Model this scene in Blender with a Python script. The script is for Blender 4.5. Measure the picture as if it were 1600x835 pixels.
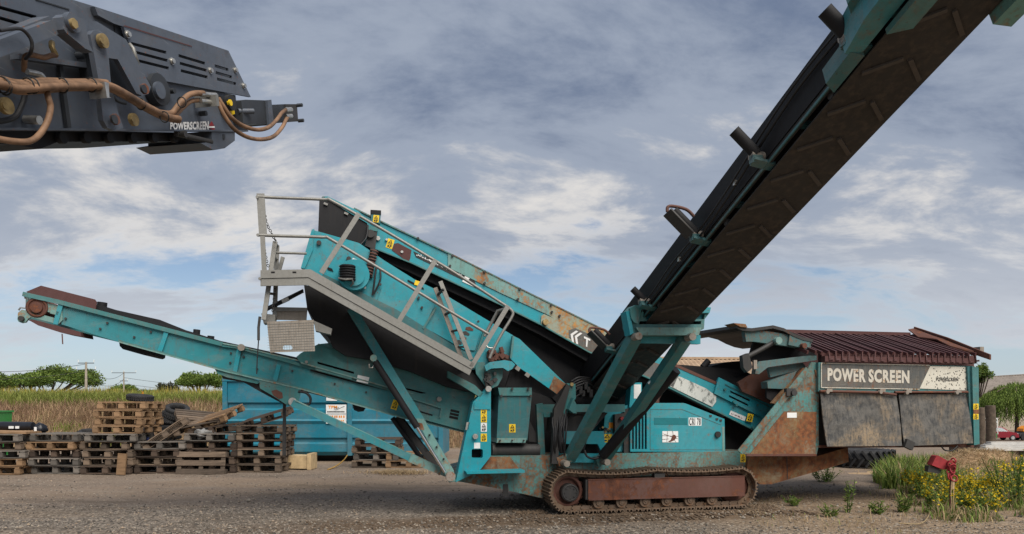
import bpy, bmesh, math, random
from math import radians as R, sin, cos, pi
from mathutils import Vector, Matrix, noise
from mathutils.geometry import tessellate_polygon
for o in list(bpy.data.objects): bpy.data.objects.remove(o)
scn = bpy.context.scene
COL = scn.collection
rnd = random.Random(7)

# ---------------------------------------------------------------- camera
F, CX, HY, CZ = 1150.0, 800.0, 632.0, 1.65
cam = bpy.data.cameras.new("camera"); camo = bpy.data.objects.new("camera", cam); COL.objects.link(camo)
camo.location = (0, 0, CZ); camo.rotation_euler = (R(90), 0, 0)
cam.sensor_width = 36; cam.lens = 36 * F / 1600; cam.shift_y = (HY - 417.5) / 1600
cam.clip_start = .1; cam.clip_end = 3000
scn.camera = camo
scn.render.resolution_x, scn.render.resolution_y = 1024, 534

# ---------------------------------------------------------------- node helper
class NT:
    def __init__(s, tree): s.t = tree; s.n = tree.nodes; s.l = tree.links
    def add(s, kind, **kw):
        n = s.n.new(kind)
        for k, v in kw.items():
            if k.startswith('_'): setattr(n, k[1:], v)
        for k, v in kw.items():
            if k.startswith('i'):
                key = k[1:]
                sock = n.inputs[int(key)] if key.isdigit() else n.inputs[key.replace('_', ' ')]
                s.set(sock, v)
        return n
    def set(s, sock, v):
        if hasattr(v, 'links') or hasattr(v, 'is_output'): s.l.new(v, sock)
        elif isinstance(v, (tuple, list)) and sock.type == 'RGBA' and len(v) == 3: sock.default_value = (*v, 1)
        else: sock.default_value = v
    def math(s, op, a, b=0.0, c=None, clamp=False):
        n = s.n.new('ShaderNodeMath'); n.operation = op; n.use_clamp = clamp
        s.set(n.inputs[0], a); s.set(n.inputs[1], b)
        if c is not None: s.set(n.inputs[2], c)
        return n.outputs[0]
    def mix(s, f, a, b, blend='MIX'):
        n = s.n.new('ShaderNodeMix'); n.data_type = 'RGBA'; n.blend_type = blend
        s.set(n.inputs[0], f); s.set(n.inputs[6], a); s.set(n.inputs[7], b)
        return n.outputs[2]
    def noise(s, vec, scale, detail=5, rough=.6, dist=0):
        n = s.n.new('ShaderNodeTexNoise'); s.l.new(vec, n.inputs['Vector'])
        n.inputs['Scale'].default_value = scale; n.inputs['Detail'].default_value = detail
        n.inputs['Roughness'].default_value = rough; n.inputs['Distortion'].default_value = dist
        return n.outputs['Fac']
    def ramp(s, f, a, b, lo=0.0, hi=1.0):
        n = s.n.new('ShaderNodeMapRange'); n.interpolation_type = 'SMOOTHSTEP'
        s.set(n.inputs[0], f); s.set(n.inputs[1], a); s.set(n.inputs[2], b); s.set(n.inputs[3], lo); s.set(n.inputs[4], hi)
        return n.outputs[0]
    def scale(s, vec, sc):
        n = s.n.new('ShaderNodeMapping'); s.l.new(vec, n.inputs[0]); n.inputs['Scale'].default_value = sc
        return n.outputs[0]

# ---------------------------------------------------------------- world
wd = bpy.data.worlds.new("World"); scn.world = wd; wd.use_nodes = True
SKY_SEED = 72.4
SUN_EL, SUN_AZ = R(49), R(148)        # azimuth from +Y, clockwise: behind the camera, to the right
def build_world():
    T = NT(wd.node_tree); T.n.clear()
    out = T.add('ShaderNodeOutputWorld'); bg = T.add('ShaderNodeBackground')
    sky = T.add('ShaderNodeTexSky', _sky_type='NISHITA', _sun_disc=False, _sun_elevation=SUN_EL, _sun_rotation=SUN_AZ, _air_density=1.0, _dust_density=1.0, _ozone_density=1.5)
    tc = T.add('ShaderNodeTexCoord'); d = tc.outputs['Generated']
    sep = T.add('ShaderNodeSeparateXYZ', i0=d)
    z = T.math('MAXIMUM', sep.outputs[2], 0.0)
    zz = T.math('ADD', z, .30)
    px = T.math('DIVIDE', sep.outputs[0], zz); py = T.math('DIVIDE', sep.outputs[1], zz)
    p = T.add('ShaderNodeCombineXYZ', i0=px, i1=py, i2=SKY_SEED).outputs[0]
    n0 = T.noise(T.scale(p, (.75, 1.0, 1)), 1.0, 2, .5, .3)
    n1 = T.noise(T.scale(p, (1.9, 3.0, 1)), 1.0, 12, .62, .3)
    n2 = T.noise(T.scale(p, (5.5, 9.0, 1)), 1.0, 9, .6, .5)
    cov = T.math('ADD', T.math('MULTIPLY', n1, .55), T.math('MULTIPLY', n0, .45))
    # cover breaks up towards the horizon with blue between
    low = T.ramp(z, .05, .34)
    thr = T.math('MULTIPLY_ADD', low, -.16, .50)
    mask = T.ramp(T.math('SUBTRACT', T.math('MULTIPLY_ADD', n2, .10, cov), T.math('ADD', thr, .05)), -.055, .06)
    # thickness -> brightness of the cloud base: thin edges light, thick bases blue grey
    thick = T.math('ADD', T.math('MULTIPLY', n1, .68), T.math('ADD', T.math('MULTIPLY', n0, .22), T.math('MULTIPLY', n2, .10)))
    thick = T.math('MULTIPLY_ADD', T.ramp(z, .12, .42), .065, T.math('SUBTRACT', thick, .024))
    ccol = T.mix(T.ramp(thick, .51, .70), T.mix(T.ramp(thick, .40, .515), (.66, .64, .62), (.30, .345, .43)), (.13, .172, .265))
    # light haze along the horizon
    hz = T.ramp(z, .0, .26, 1.0, 0.0)
    ccol = T.mix(T.math('MULTIPLY', hz, .60), ccol, (.74, .75, .76))
    skyc = T.mix(1.0, sky.outputs[0], (.075, .080, .088), 'MULTIPLY')
    skyc = T.mix(T.math('MULTIPLY', hz, .5), skyc, (.58, .68, .78))
    fin = T.mix(mask, skyc, ccol)
    T.set(bg.inputs[0], fin); bg.inputs[1].default_value = 1.0
    T.l.new(bg.outputs[0], out.inputs[0])
build_world()
sl = bpy.data.lights.new("sun", 'SUN'); sl.energy = 4.2; sl.angle = R(50); sl.color = (1, .93, .83)
so = bpy.data.objects.new("sun", sl); COL.objects.link(so)
sd = Vector((sin(SUN_AZ) * cos(SUN_EL), cos(SUN_AZ) * cos(SUN_EL), sin(SUN_EL)))
so.rotation_euler = sd.to_track_quat('Z', 'Y').to_euler(); so.location = (0, -20, 40)
vs = scn.view_settings; vs.view_transform = 'Standard'; vs.look = 'None'; vs.exposure = 0.18; vs.gamma = 1; vs.use_curve_mapping = False

# ---------------------------------------------------------------- materials
MATS = {}
def newmat(name):
    m = bpy.data.materials.new(name); m.use_nodes = True
    T = NT(m.node_tree); T.n.clear()
    out = T.add('ShaderNodeOutputMaterial'); b = T.add('ShaderNodeBsdfPrincipled'); T.l.new(b.outputs[0], out.inputs[0])
    MATS[name] = m
    return m, T, b
def paint(name, col, rust=.2, dirt=.3, rough=.45, metal=0.0, fade=.25, sc=1.0, rustcol=((.07, .022, .012), (.26, .095, .035)), dirtcol=(.12, .095, .07), bump=.15, spec=.5, soft=.04, dust=0.0, dustcol=(.20, .20, .165)):
    """worn painted steel: base colour + faded patches + vertical dirt streaks + rust where the paint is gone"""
    m, T, b = newmat(name)
    v = T.add('ShaderNodeTexCoord').outputs['Object']
    a = T.noise(T.scale(v, (1, 1, .6)), 1.2 * sc, 9, .68, .5); f = T.noise(v, 11 * sc, 6, .65); g = T.noise(v, .8 * sc, 3, .5)
    st = T.noise(T.scale(v, (9, 9, .8)), 1.6 * sc, 6, .6)
    base = T.mix(T.ramp(g, .35, .7, 0, fade), col, tuple(min(1, c * .55 + .16) for c in col))
    base = T.mix(T.ramp(f, .3, .75, 0, .35), base, tuple(c * .62 for c in col))
    base = T.mix(T.ramp(T.math('MULTIPLY_ADD', st, .7, T.math('MULTIPLY', f, .3)), .60 - .25 * dirt, .80 - .2 * dirt, 0, min(1, .35 + dirt * .6)), base, dirtcol)
    rm = T.math('MULTIPLY_ADD', a, .62, T.math('MULTIPLY', f, .38))
    th = .70 - .30 * rust
    mask = T.ramp(rm, th - soft, th + soft) if rust > 0 else 0.0
    if dust:
        dn = T.noise(T.scale(v, (1, 1, 1.6)), 1.7, 7, .68, .8); sc_n = T.noise(T.scale(v, (3, 60, 60)), 1.2, 3, .6)
        base = T.mix(T.ramp(dn, .46, .74, 0, dust), base, dustcol)
        base = T.mix(T.ramp(sc_n, .66, .72, 0, .35), base, tuple(min(1, c * .6 + .22) for c in col))
        ch = T.math('MULTIPLY', T.ramp(T.noise(v, 38, 5, .7), .60, .66), T.ramp(dn, .40, .60))
        mask = T.math('MAXIMUM', mask, T.math('MULTIPLY', ch, .8))
    rc = T.mix(T.ramp(T.noise(v, 5.5 * sc, 8, .7), .35, .68), rustcol[0], rustcol[1])
    T.set(b.inputs['Base Color'], T.mix(mask, base, rc))
    T.set(b.inputs['Roughness'], T.ramp(T.math('MULTIPLY_ADD', f, .5, mask if rust > 0 else 0.0), .1, 1.0, rough, .92))
    T.set(b.inputs['Metallic'], metal); b.inputs['Specular IOR Level'].default_value = spec
    if bump:
        bn = T.add('ShaderNodeBump', iStrength=bump, iDistance=.012); T.set(bn.inputs['Height'], T.math('MULTIPLY_ADD', rm, -1.2, f)); T.l.new(bn.outputs[0], b.inputs['Normal'])
    return m
def plain(name, col, rough=.6, metal=0.0, var=.3, sc=6.0, emit=None, spec=.4):
    m, T, b = newmat(name)
    v = T.add('ShaderNodeTexCoord').outputs['Object']
    n = T.noise(v, sc, 6, .65)
    T.set(b.inputs['Base Color'], T.mix(T.ramp(n, .3, .7), tuple(c * (1 - var) for c in col), tuple(min(1, c * (1 + var * .6)) for c in col)))
    b.inputs['Roughness'].default_value = rough; b.inputs['Metallic'].default_value = metal; b.inputs['Specular IOR Level'].default_value = spec
    return m
TEAL = (.005, .275, .34)
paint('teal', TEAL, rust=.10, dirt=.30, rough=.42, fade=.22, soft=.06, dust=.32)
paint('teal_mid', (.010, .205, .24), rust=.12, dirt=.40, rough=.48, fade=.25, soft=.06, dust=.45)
paint('teal_dull_shaded', (.028, .175, .18), rust=.16, dirt=.45, rough=.55, fade=.3, soft=.06, dust=.5)  # duller, greener teal; shade on the tail conveyor is put into the colour
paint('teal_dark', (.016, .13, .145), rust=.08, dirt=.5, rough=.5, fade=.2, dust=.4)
paint('teal_pale', (.13, .30, .28), rust=.38, dirt=.5, rough=.6, fade=.6, soft=.08, sc=1.8, rustcol=((.16, .05, .02), (.42, .18, .05)))
paint('teal_grey', (.045, .125, .13), rust=.36, dirt=.6, rough=.6, fade=.3, soft=.08, sc=2)
paint('teal_rusty', (.05, .22, .215), rust=.58, dirt=.65, rough=.6, fade=.4, sc=2.6, soft=.09, dust=.6, dustcol=(.17, .125, .08), rustcol=((.07, .03, .015), (.24, .10, .04)))
paint('rust_panel', (.21, .14, .06), rust=.80, dirt=.3, rough=.7, fade=.5, sc=2.4, soft=.10, rustcol=((.085, .028, .014), (.25, .095, .035)))
paint('rust_brown', (.10, .035, .022), rust=.5, dirt=.35, rough=.75, fade=.15, sc=1.6, rustcol=((.055, .02, .012), (.17, .06, .028)), dirtcol=(.09, .055, .035))
paint('rust_red', (.075, .022, .020), rust=.15, dirt=.25, rough=.7, fade=.1, rustcol=((.05, .018, .012), (.20, .07, .03)), dirtcol=(.06, .035, .025))
paint('grid_steel', (.095, .036, .036), rust=.2, dirt=.3, rough=.5, metal=.2, fade=.15, sc=3, rustcol=((.04, .015, .015), (.12, .045, .03)), dirtcol=(.08, .05, .04))
paint('orange_rust', (.26, .30, .22), rust=.64, dirt=.4, rough=.6, fade=.5, soft=.07, sc=2.2, rustcol=((.24, .08, .02), (.50, .24, .06)), dirtcol=(.34, .22, .09))
paint('track_steel', (.17, .115, .075), rust=.5, dirt=.5, rough=.6, metal=.35, fade=.2, sc=4, rustcol=((.09, .048, .027), (.25, .135, .07)), dirtcol=(.20, .145, .095))
paint('galv', (.235, .232, .215), rust=.06, dirt=.35, rough=.5, metal=.45, fade=.3, sc=2.5, dirtcol=(.17, .15, .125))
paint('galv_rusty', (.29, .255, .215), rust=.30, dirt=.4, rough=.6, metal=.25, fade=.3, sc=2.4, rustcol=((.15, .05, .025), (.32, .13, .06)))
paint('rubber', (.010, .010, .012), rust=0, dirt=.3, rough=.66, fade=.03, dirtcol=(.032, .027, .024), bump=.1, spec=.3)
paint('belt_under', (.026, .024, .023), rust=0, dirt=.6, rough=.7, fade=.08, dirtcol=(.075, .060, .048), bump=.25, spec=.35)
paint('cleat', (.062, .052, .045), rust=0, dirt=.5, rough=.8, fade=.1, dirtcol=(.10, .08, .065))
paint('dark_steel', (.025, .024, .024), rust=.25, dirt=.4, rough=.6, fade=.1, dirtcol=(.06, .05, .04), rustcol=((.04, .02, .012), (.12, .055, .03)))
paint('door_plate', (.030, .034, .038), rust=.60, dirt=.5, rough=.7, fade=.15, sc=4.5, soft=.07, rustcol=((.045, .043, .042), (.24, .19, .125)), dirtcol=(.13, .11, .082))
def door_material():
    m, T, b = newmat('door_sheet'); v = T.add('ShaderNodeTexCoord').outputs['Object']
    lo = T.noise(v, 1.6, 5, .6, .6); mid = T.noise(v, 7, 8, .75, .6); scr = T.noise(T.scale(v, (26, 26, 5)), 1.0, 7, .75); sp = T.noise(v, 34, 4, .7)
    c = T.mix(T.ramp(T.math('MULTIPLY_ADD', mid, .55, T.math('MULTIPLY', scr, .45)), .36, .62), (.022, .025, .028), (.115, .108, .098))
    tan = T.math('MULTIPLY', T.ramp(lo, .45, .68), T.ramp(T.math('MULTIPLY_ADD', scr, .6, T.math('MULTIPLY', sp, .4)), .38, .60))
    c = T.mix(T.math('MULTIPLY', tan, .85), c, (.27, .195, .115)); c = T.mix(T.ramp(sp, .60, .74, 0, .7), c, (.20, .175, .14))
    c = T.mix(T.ramp(T.noise(v, 1.1, 3, .5), .58, .72, 0, .75), c, (.085, .092, .10))
    T.set(b.inputs['Base Color'], c); b.inputs['Roughness'].default_value = .75; bn = T.add('ShaderNodeBump', iStrength=.3, iDistance=.01); T.set(bn.inputs['Height'], mid); T.l.new(bn.outputs[0], b.inputs['Normal'])
door_material()
paint('sign_black', (.068, .074, .074), rust=.26, dirt=.7, dust=.5, dustcol=(.15, .125, .09), soft=.09, rough=.55, fade=.4, sc=2.5, dirtcol=(.13, .125, .11))
paint('sign_white', (.62, .60, .52), rust=.24, dirt=.35, rough=.6, fade=.1, sc=5, rustcol=((.05, .045, .04), (.30, .24, .15)), dirtcol=(.35, .28, .17))
paint('letter_worn', (.55, .52, .45), rust=.46, dirt=.25, rough=.6, fade=.1, sc=4, rustcol=((.10, .05, .03), (.42, .22, .07)), dirtcol=(.42, .30, .15))
paint('badge_worn', (.55, .57, .54), rust=.52, dirt=.2, rough=.6, fade=.1, sc=9, rustcol=((.03, .035, .035), (.16, .18, .17)), dirtcol=(.3, .27, .2))
paint('white_lettering', (.75, .75, .74), rust=.05, dirt=.15, rough=.5, fade=0, sc=6)
paint('grey_paint', (.068, .084, .112), rust=.0, dirt=.34, rough=.45, fade=.18, dirtcol=(.05, .05, .055), dust=.35, dustcol=(.13, .125, .12))
paint('grey_dark', (.022, .026, .032), rust=0, dirt=.3, rough=.5, fade=.1, dirtcol=(.05, .045, .04))
paint('container_teal', (.003, .165, .245), rust=.14, dirt=.34, rough=.45, fade=.25, dust=.3, soft=.06)
plain('yellow', (.80, .55, .015), .5, var=.15); plain('black_print', (.02, .02, .02), .6); plain('white_sticker', (.72, .74, .74), .5, var=.1)
plain('hose_rubber', (.018, .018, .02), .5, var=.2); plain('hose_brown', (.20, .115, .066), .65, var=.55, sc=7)
plain('brass', (.34, .25, .115), .5, metal=.5, var=.35, sc=20); plain('zinc', (.5, .49, .46), .35, metal=.8, var=.3, sc=20)
plain('chrome', (.75, .74, .72), .18, metal=1.0, var=.1); plain('dark_hole', (.008, .008, .009), .9)  # dark_hole: near-black colour stands in for the shade inside slots and holes
plain('band_teal', (.008, .155, .18), .45, var=.1); plain('red_paint', (.27, .022, .028), .65, var=.45); plain('orange', (.75, .26, .01), .5, var=.2)
plain('dull_yellow', (.36, .21, .045), .7, var=.3)
plain('rope', (.42, .30, .17), .8, var=.3, sc=30); plain('tyre', (.022, .022, .024), .75, var=.4, sc=15)

# ---------------------------------------------------------------- frames and meshes
class Frame:
    """a vertical working plane in the world: u along it, v away from the camera, z up"""
    def __init__(s, ox, oy, yaw): s.o = Vector((ox, oy)); s.yaw = yaw; s.u = Vector((cos(yaw), sin(yaw))); s.n = Vector((-sin(yaw), cos(yaw)))
    def at(s, px, py, v=0.0):
        r = Vector(((px - CX) / F, 1.0)); t = (v + s.o.dot(s.n)) / r.dot(s.n)
        P = r * t - s.o
        return Vector((P.dot(s.u), v, CZ + (HY - py) / F * t))
    def world(s, u, v, z): p = s.o + s.u * u + s.n * v; return Vector((p.x, p.y, z))
def W(px, py, Y): return Vector(((px - CX) / F * Y, Y, CZ - (py - HY) / F * Y))
def G(px, py, z=0.0):
    Y = (CZ - z) * F / (py - HY); return W(px, py, Y)

def link(o, parent=None):
    COL.objects.link(o)
    if parent is not None: o.parent = parent
    return o
def tag(o, label=None, cat=None, group=None, kind=None):
    for k, v in (('label', label), ('category', cat), ('group', group), ('kind', kind)):
        if v: o[k] = v
    return o
def thing(name, label, cat, loc=(0, 0, 0), rz=0.0, group=None):
    o = bpy.data.objects.new(name, None); o.empty_display_size = .2; o.location = loc; o.rotation_euler = (0, 0, rz)
    return tag(link(o), label, cat, group)
def mat_of(m): return MATS[m] if isinstance(m, str) else m
class MB:
    def __init__(s): s.v = []; s.f = []; s.sm = []
    def add(s, vs, fs, smooth=False):
        k = len(s.v); s.v += [tuple(p) for p in vs]
        for f in fs: s.f.append(tuple(k + i for i in f)); s.sm.append(smooth)
        return s
    def slab(s, pts, th=.03, holes=(), axis=Vector((0, 1, 0))):
        """polygon (3D points) extruded along axis by th, with through holes"""
        loops = [[Vector(p) for p in pts]] + [[Vector(p) for p in h] for h in holes]
        flat = [p for l in loops for p in l]; n = len(flat); off = axis * th
        tris = tessellate_polygon([[(p.x, p.z, 0) if abs(axis.y) > .7 else ((p.x, p.y, 0) if abs(axis.z) > .7 else (p.y, p.z, 0)) for p in l] for l in loops])
        fs = [tuple(t) for t in tris] + [tuple(n + i for i in reversed(t)) for t in tris]
        k = 0
        for l in loops:
            m = len(l)
            for i in range(m):
                a, b = k + i, k + (i + 1) % m; fs.append((a, b, b + n, a + n))
            k += m
        return s.add(flat + [p + off for p in flat], fs)
    def box(s, c, d, M=None):
        c = Vector(c); h = Vector(d) / 2
        vs = [Vector((x * h.x, y * h.y, z * h.z)) for x in (-1, 1) for y in (-1, 1) for z in (-1, 1)]
        if M is not None: vs = [M @ p for p in vs]
        return s.add([p + c for p in vs], [(0, 1, 3, 2), (4, 6, 7, 5), (0, 4, 5, 1), (2, 3, 7, 6), (0, 2, 6, 4), (1, 5, 7, 3)])
    def bar(s, a, b, w, h, up=(0, 0, 1)):
        """rectangular bar from a to b; w across, h along up"""
        a, b = Vector(a), Vector(b); d = b - a; L = d.length; d.normalize()
        x = d.cross(Vector(up))
        if x.length < 1e-4: x = d.cross(Vector((0, 1, 0)))
        x.normalize(); y = x.cross(d)
        vs = [p + x * (sx * w / 2) + y * (sy * h / 2) for p in (a, b) for sx in (-1, 1) for sy in (-1, 1)]
        return s.add(vs, [(0, 1, 3, 2), (4, 6, 7, 5), (0, 4, 5, 1), (2, 3, 7, 6), (0, 2, 6, 4), (1, 5, 7, 3)])
    def tube(s, path, r, n=8, cap=True, rr=None):
        P = [Vector(p) for p in path]; m = len(P); rings = []; y = None
        for i in range(m):
            d = (P[min(i + 1, m - 1)] - P[max(i - 1, 0)]).normalized()
            if y is None:
                x = d.orthogonal().normalized()
            else:
                x = (y.cross(d)); x = x.normalized() if x.length > 1e-5 else d.orthogonal().normalized()
            y = d.cross(x).normalized(); q = rr[i] if rr else r
            rings.append([P[i] + x * (cos(2 * pi * j / n) * q) + y * (sin(2 * pi * j / n) * q) for j in range(n)])
        vs = [p for g in rings for p in g]; fs = [(i * n + j, i * n + (j + 1) % n, (i + 1) * n + (j + 1) % n, (i + 1) * n + j) for i in range(m - 1) for j in range(n)]
        s.add(vs, fs, True)
        if cap:
            s.add(rings[0], [tuple(range(n))[::-1]]); s.add(rings[-1], [tuple(range(n))])
        return s
    def cyl(s, c, axis, r, h, n=16, r2=None):
        c = Vector(c); a = Vector(axis).normalized()
        return s.tube([c - a * h / 2, c + a * h / 2], r, n, rr=[r, r if r2 is None else r2])
    def torus(s, c, axis, Rr, r, n=20, k=8, sq=1.0):
        c = Vector(c); a = Vector(axis).normalized(); x = a.orthogonal().normalized(); y = a.cross(x)
        vs = []
        for i in range(n):
            d = x * cos(2 * pi * i / n) + y * sin(2 * pi * i / n)
            for j in range(k):
                t = 2 * pi * j / k; vs.append(c + d * (Rr + r * cos(t)) + a * (r * sq * sin(t)))
        return s.add(vs, [(i * k + j, ((i + 1) % n) * k + j, ((i + 1) % n) * k + (j + 1) % k, i * k + (j + 1) % k) for i in range(n) for j in range(k)], True)
    def mesh(s, name, mat):
        me = bpy.data.meshes.new(name); me.from_pydata(s.v, [], s.f); me.materials.append(mat_of(mat))
        me.polygons.foreach_set('use_smooth', s.sm)
        bm = bmesh.new(); bm.from_mesh(me); bmesh.ops.recalc_face_normals(bm, faces=bm.faces); bm.to_mesh(me); bm.free(); me.update()
        return me
    def build(s, name, mat, parent=None, label=None, cat=None, group=None, kind=None):
        return tag(link(bpy.data.objects.new(name, s.mesh(name, mat)), parent), label, cat, group, kind)
def inst(name, me, parent=None, loc=(0, 0, 0), rot=(0, 0, 0), sc=None):
    o = bpy.data.objects.new(name, me); o.location = loc; o.rotation_euler = rot
    if sc: o.scale = sc
    return link(o, parent)
def curve_pts(pts, n=6):
    """Catmull-Rom through pts"""
    P = [Vector(p) for p in pts]; out = []
    for i in range(len(P) - 1):
        a, b, c, d = P[max(i - 1, 0)], P[i], P[i + 1], P[min(i + 2, len(P) - 1)]
        for k in range(n):
            t = k / n; out.append(.5 * ((2 * b) + (c - a) * t + (2 * a - 5 * b + 4 * c - d) * t * t + (3 * b - a - 3 * c + d) * t ** 3))
    return out + [P[-1]]
def quad_map(q):
    a, b, c, d = [Vector(p) for p in q]           # bottom-left, bottom-right, top-right, top-left
    return lambda x, y: (a * (1 - x) + b * x) * (1 - y) + (d * (1 - x) + c * x) * y
def text_mesh(body, bold=.02, space=None):
    cu = bpy.data.curves.new('t', 'FONT'); cu.body = body; cu.offset = bold; cu.resolution_u = 3; cu.space_character = space or 1.0 + 1.6 * bold
    o = bpy.data.objects.new('t', cu); COL.objects.link(o)
    bpy.context.view_layer.update()
    me = bpy.data.meshes.new_from_object(o.evaluated_get(bpy.context.evaluated_depsgraph_get()))
    bpy.data.objects.remove(o); bpy.data.curves.remove(cu)
    V = [v.co.copy() for v in me.vertices]; Fs = [tuple(p.vertices) for p in me.polygons]; bpy.data.meshes.remove(me)
    x0 = min(v.x for v in V); x1 = max(v.x for v in V); y0 = min(v.y for v in V); y1 = max(v.y for v in V)
    return [((v.x - x0) / (x1 - x0), (v.y - y0) / (y1 - y0)) for v in V], Fs
def text(name, body, quad, mat, parent, bold=.02, space=None):
    V, Fs = text_mesh(body, bold, space); m = quad_map(quad); mb = MB(); mb.add([m(x, y) for x, y in V], Fs)
    me = bpy.data.meshes.new(name); me.from_pydata(mb.v, [], mb.f); me.materials.append(mat_of(mat))
    return link(bpy.data.objects.new(name, me), parent)
def copy_tree(o, parent=None):
    c = o.copy(); link(c, parent); c.parent = parent
    for ch in o.children: copy_tree(ch, c)
    return c
# ================================================================ ground and field
def sstep(a, b, x):
    t = max(0.0, min(1.0, (x - a) / (b - a))); return t * t * (3 - 2 * t)
def gz(x, y):
    """ground height: flat yard, dropping gently behind on the right"""
    return -1.7 * sstep(19, 62, y) * sstep(5, 14, x)
def bankz(x, y):
    e = 1 - sstep(-2, 8, x)
    return e * (1.75 * sstep(27.5, 37, y) + .25 * sstep(40, 90, y)) + .10 * noise.noise((x * .25, y * .25, 0)) * sstep(28, 34, y) * e - .03
def ground_material():
    m, T, b = newmat('gravel_ground')
    v = T.add('ShaderNodeTexCoord').outputs['Object']; s = T.add('ShaderNodeSeparateXYZ', i0=v)
    n1 = T.noise(T.scale(v, (.10, .45, 1)), 1.0, 5, .6, .4); n2 = T.noise(v, 1.2, 6, .6); n3 = T.noise(v, 16, 5, .7); n4 = T.noise(v, 60, 3, .7)
    vo = T.add('ShaderNodeTexVoronoi', iVector=v, iScale=38.0); vc = T.add('ShaderNodeSeparateColor', i0=vo.outputs['Color']).outputs[0]
    grit = T.math('MULTIPLY_ADD', vc, .55, T.math('MULTIPLY', n4, .45))
    grey = T.mix(T.ramp(grit, .2, .85), (.048, .040, .033), (.305, .258, .212))
    pack = T.mix(T.ramp(n3, .3, .7), (.175, .130, .098), (.265, .205, .156))
    soil = T.mix(T.ramp(T.math('MULTIPLY_ADD', n3, .5, T.math('MULTIPLY', vc, .5)), .25, .75), (.13, .092, .060), (.33, .25, .172))
    mud = T.mix(T.ramp(n3, .3, .7), (.062, .040, .024), (.15, .10, .062))
    # lanes: packed road further back, loose gravel in front, soil on the right, brown ruts by the tracks
    yy = T.math('MULTIPLY_ADD', n2, 1.6, s.outputs[1]); xx = T.math('MULTIPLY_ADD', n2, 3.0, s.outputs[0])
    road = T.math('MULTIPLY', T.ramp(yy, 12.2, 13.8), T.ramp(n1, .35, .60, .45, 1.0))
    col = T.mix(road, grey, pack)
    col = T.mix(T.math('MULTIPLY', T.ramp(n1, .48, .66), .55), col, soil)
    col = T.mix(T.math('MULTIPLY', T.ramp(xx, 3.0, 6.2), T.ramp(yy, 16.0, 13.6)), col, soil)
    r1 = T.math('ABSOLUTE', T.math('SUBTRACT', T.math('MULTIPLY_ADD', s.outputs[0], -.2164, T.math('MULTIPLY', s.outputs[1], .976)), 10.22))
    rut = T.math('MULTIPLY', T.ramp(T.math('MULTIPLY_ADD', n2, .7, r1), 1.35, .55), T.math('MULTIPLY', T.ramp(xx, -4.5, .5), T.ramp(xx, 8.0, 5.0)))
    col = T.mix(T.math('MULTIPLY', rut, .8), col, mud)
    stn = T.noise(T.scale(v, (.35, .9, 1)), 1.0, 6, .62, .6); col = T.mix(T.ramp(stn, .50, .70, 0, .55), col, (.085, .066, .048)); col = T.mix(T.ramp(stn, .46, .30, 0, .40), col, (.27, .235, .195))
    T.set(b.inputs['Base Color'], col); b.inputs['Roughness'].default_value = .93; b.inputs['Specular IOR Level'].default_value = .2
    bn = T.add('ShaderNodeBump', iStrength=.8, iDistance=.025); T.set(bn.inputs['Height'], T.math('MULTIPLY_ADD', T.math('SUBTRACT', 1.0, vo.outputs['Distance']), .5, T.math('MULTIPLY_ADD', n3, .5, n2))); T.l.new(bn.outputs[0], b.inputs['Normal'])
ground_material()
def grid_mesh(xs, ys, fz):
    mb = MB(); n = len(xs); mb.add([(x, y, fz(x, y)) for y in ys for x in xs], [(j * n + i, j * n + i + 1, (j + 1) * n + i + 1, (j + 1) * n + i) for j in range(len(ys) - 1) for i in range(n - 1)], True); return mb
xs = [-900, -300, -90, -50, -30, -20] + [-14 + .28 * i for i in range(101)] + [15 + i * 2.2 for i in range(20)] + [70, 110, 300, 900]
ys = [-300, -60, -10, 0, 4, 7] + [8.6 + .26 * i for i in range(40)] + [20 + 1.7 * i for i in range(28)] + [80, 120, 250, 600, 1500]
def gfine(x, y):
    z = gz(x, y)
    if -16 < x < 17 and 8 < y < 20:
        z += .018 * noise.noise((x * .9, y * 1.7, 3)) + .010 * noise.noise((x * 3.1, y * 3.1, 8))
        z -= .012                                           # stays under what stands on z = 0
    return z
grid_mesh(xs, ys, gfine).build('ground', 'gravel_ground', kind='structure')
# ---------------------------------------------------------------- field bank behind the yard
m, T, b = newmat('field_soil'); v = T.add('ShaderNodeTexCoord').outputs['Object']
T.set(b.inputs['Base Color'], T.mix(T.ramp(T.noise(v, .8, 6, .65), .35, .65), (.16, .115, .06), (.21, .19, .07))); b.inputs['Roughness'].default_value = .95
grid_mesh([-120 + 1.6 * i for i in range(82)], [27 + .8 * i for i in range(30)] + [52 + 5 * i for i in range(30)], bankz).build('field_bank', 'field_soil', kind='structure')
def leafmat(name, c, var=.35, trans=.35, sc=.6):
    m, T, b = newmat(name); g = T.add('ShaderNodeNewGeometry'); v = T.add('ShaderNodeTexCoord').outputs['Object']
    r = T.math('MULTIPLY_ADD', g.outputs['Random Per Island'], .6, T.math('MULTIPLY', T.noise(v, sc, 3, .6), .4))
    col = T.mix(T.ramp(r, .15, .85), tuple(x * (1 - var) for x in c), tuple(x * (1 + var) for x in c))
    T.set(b.inputs['Base Color'], col); b.inputs['Roughness'].default_value = .7; b.inputs['Specular IOR Level'].default_value = .25
    tr = T.add('ShaderNodeBsdfTranslucent'); T.set(tr.inputs[0], col); mx = T.add('ShaderNodeMixShader', i0=trans); T.l.new(b.outputs[0], mx.inputs[1]); T.l.new(tr.outputs[0], mx.inputs[2])
    T.l.new(mx.outputs[0], [n for n in T.n if n.type == 'OUTPUT_MATERIAL'][0].inputs[0]); return m
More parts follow.
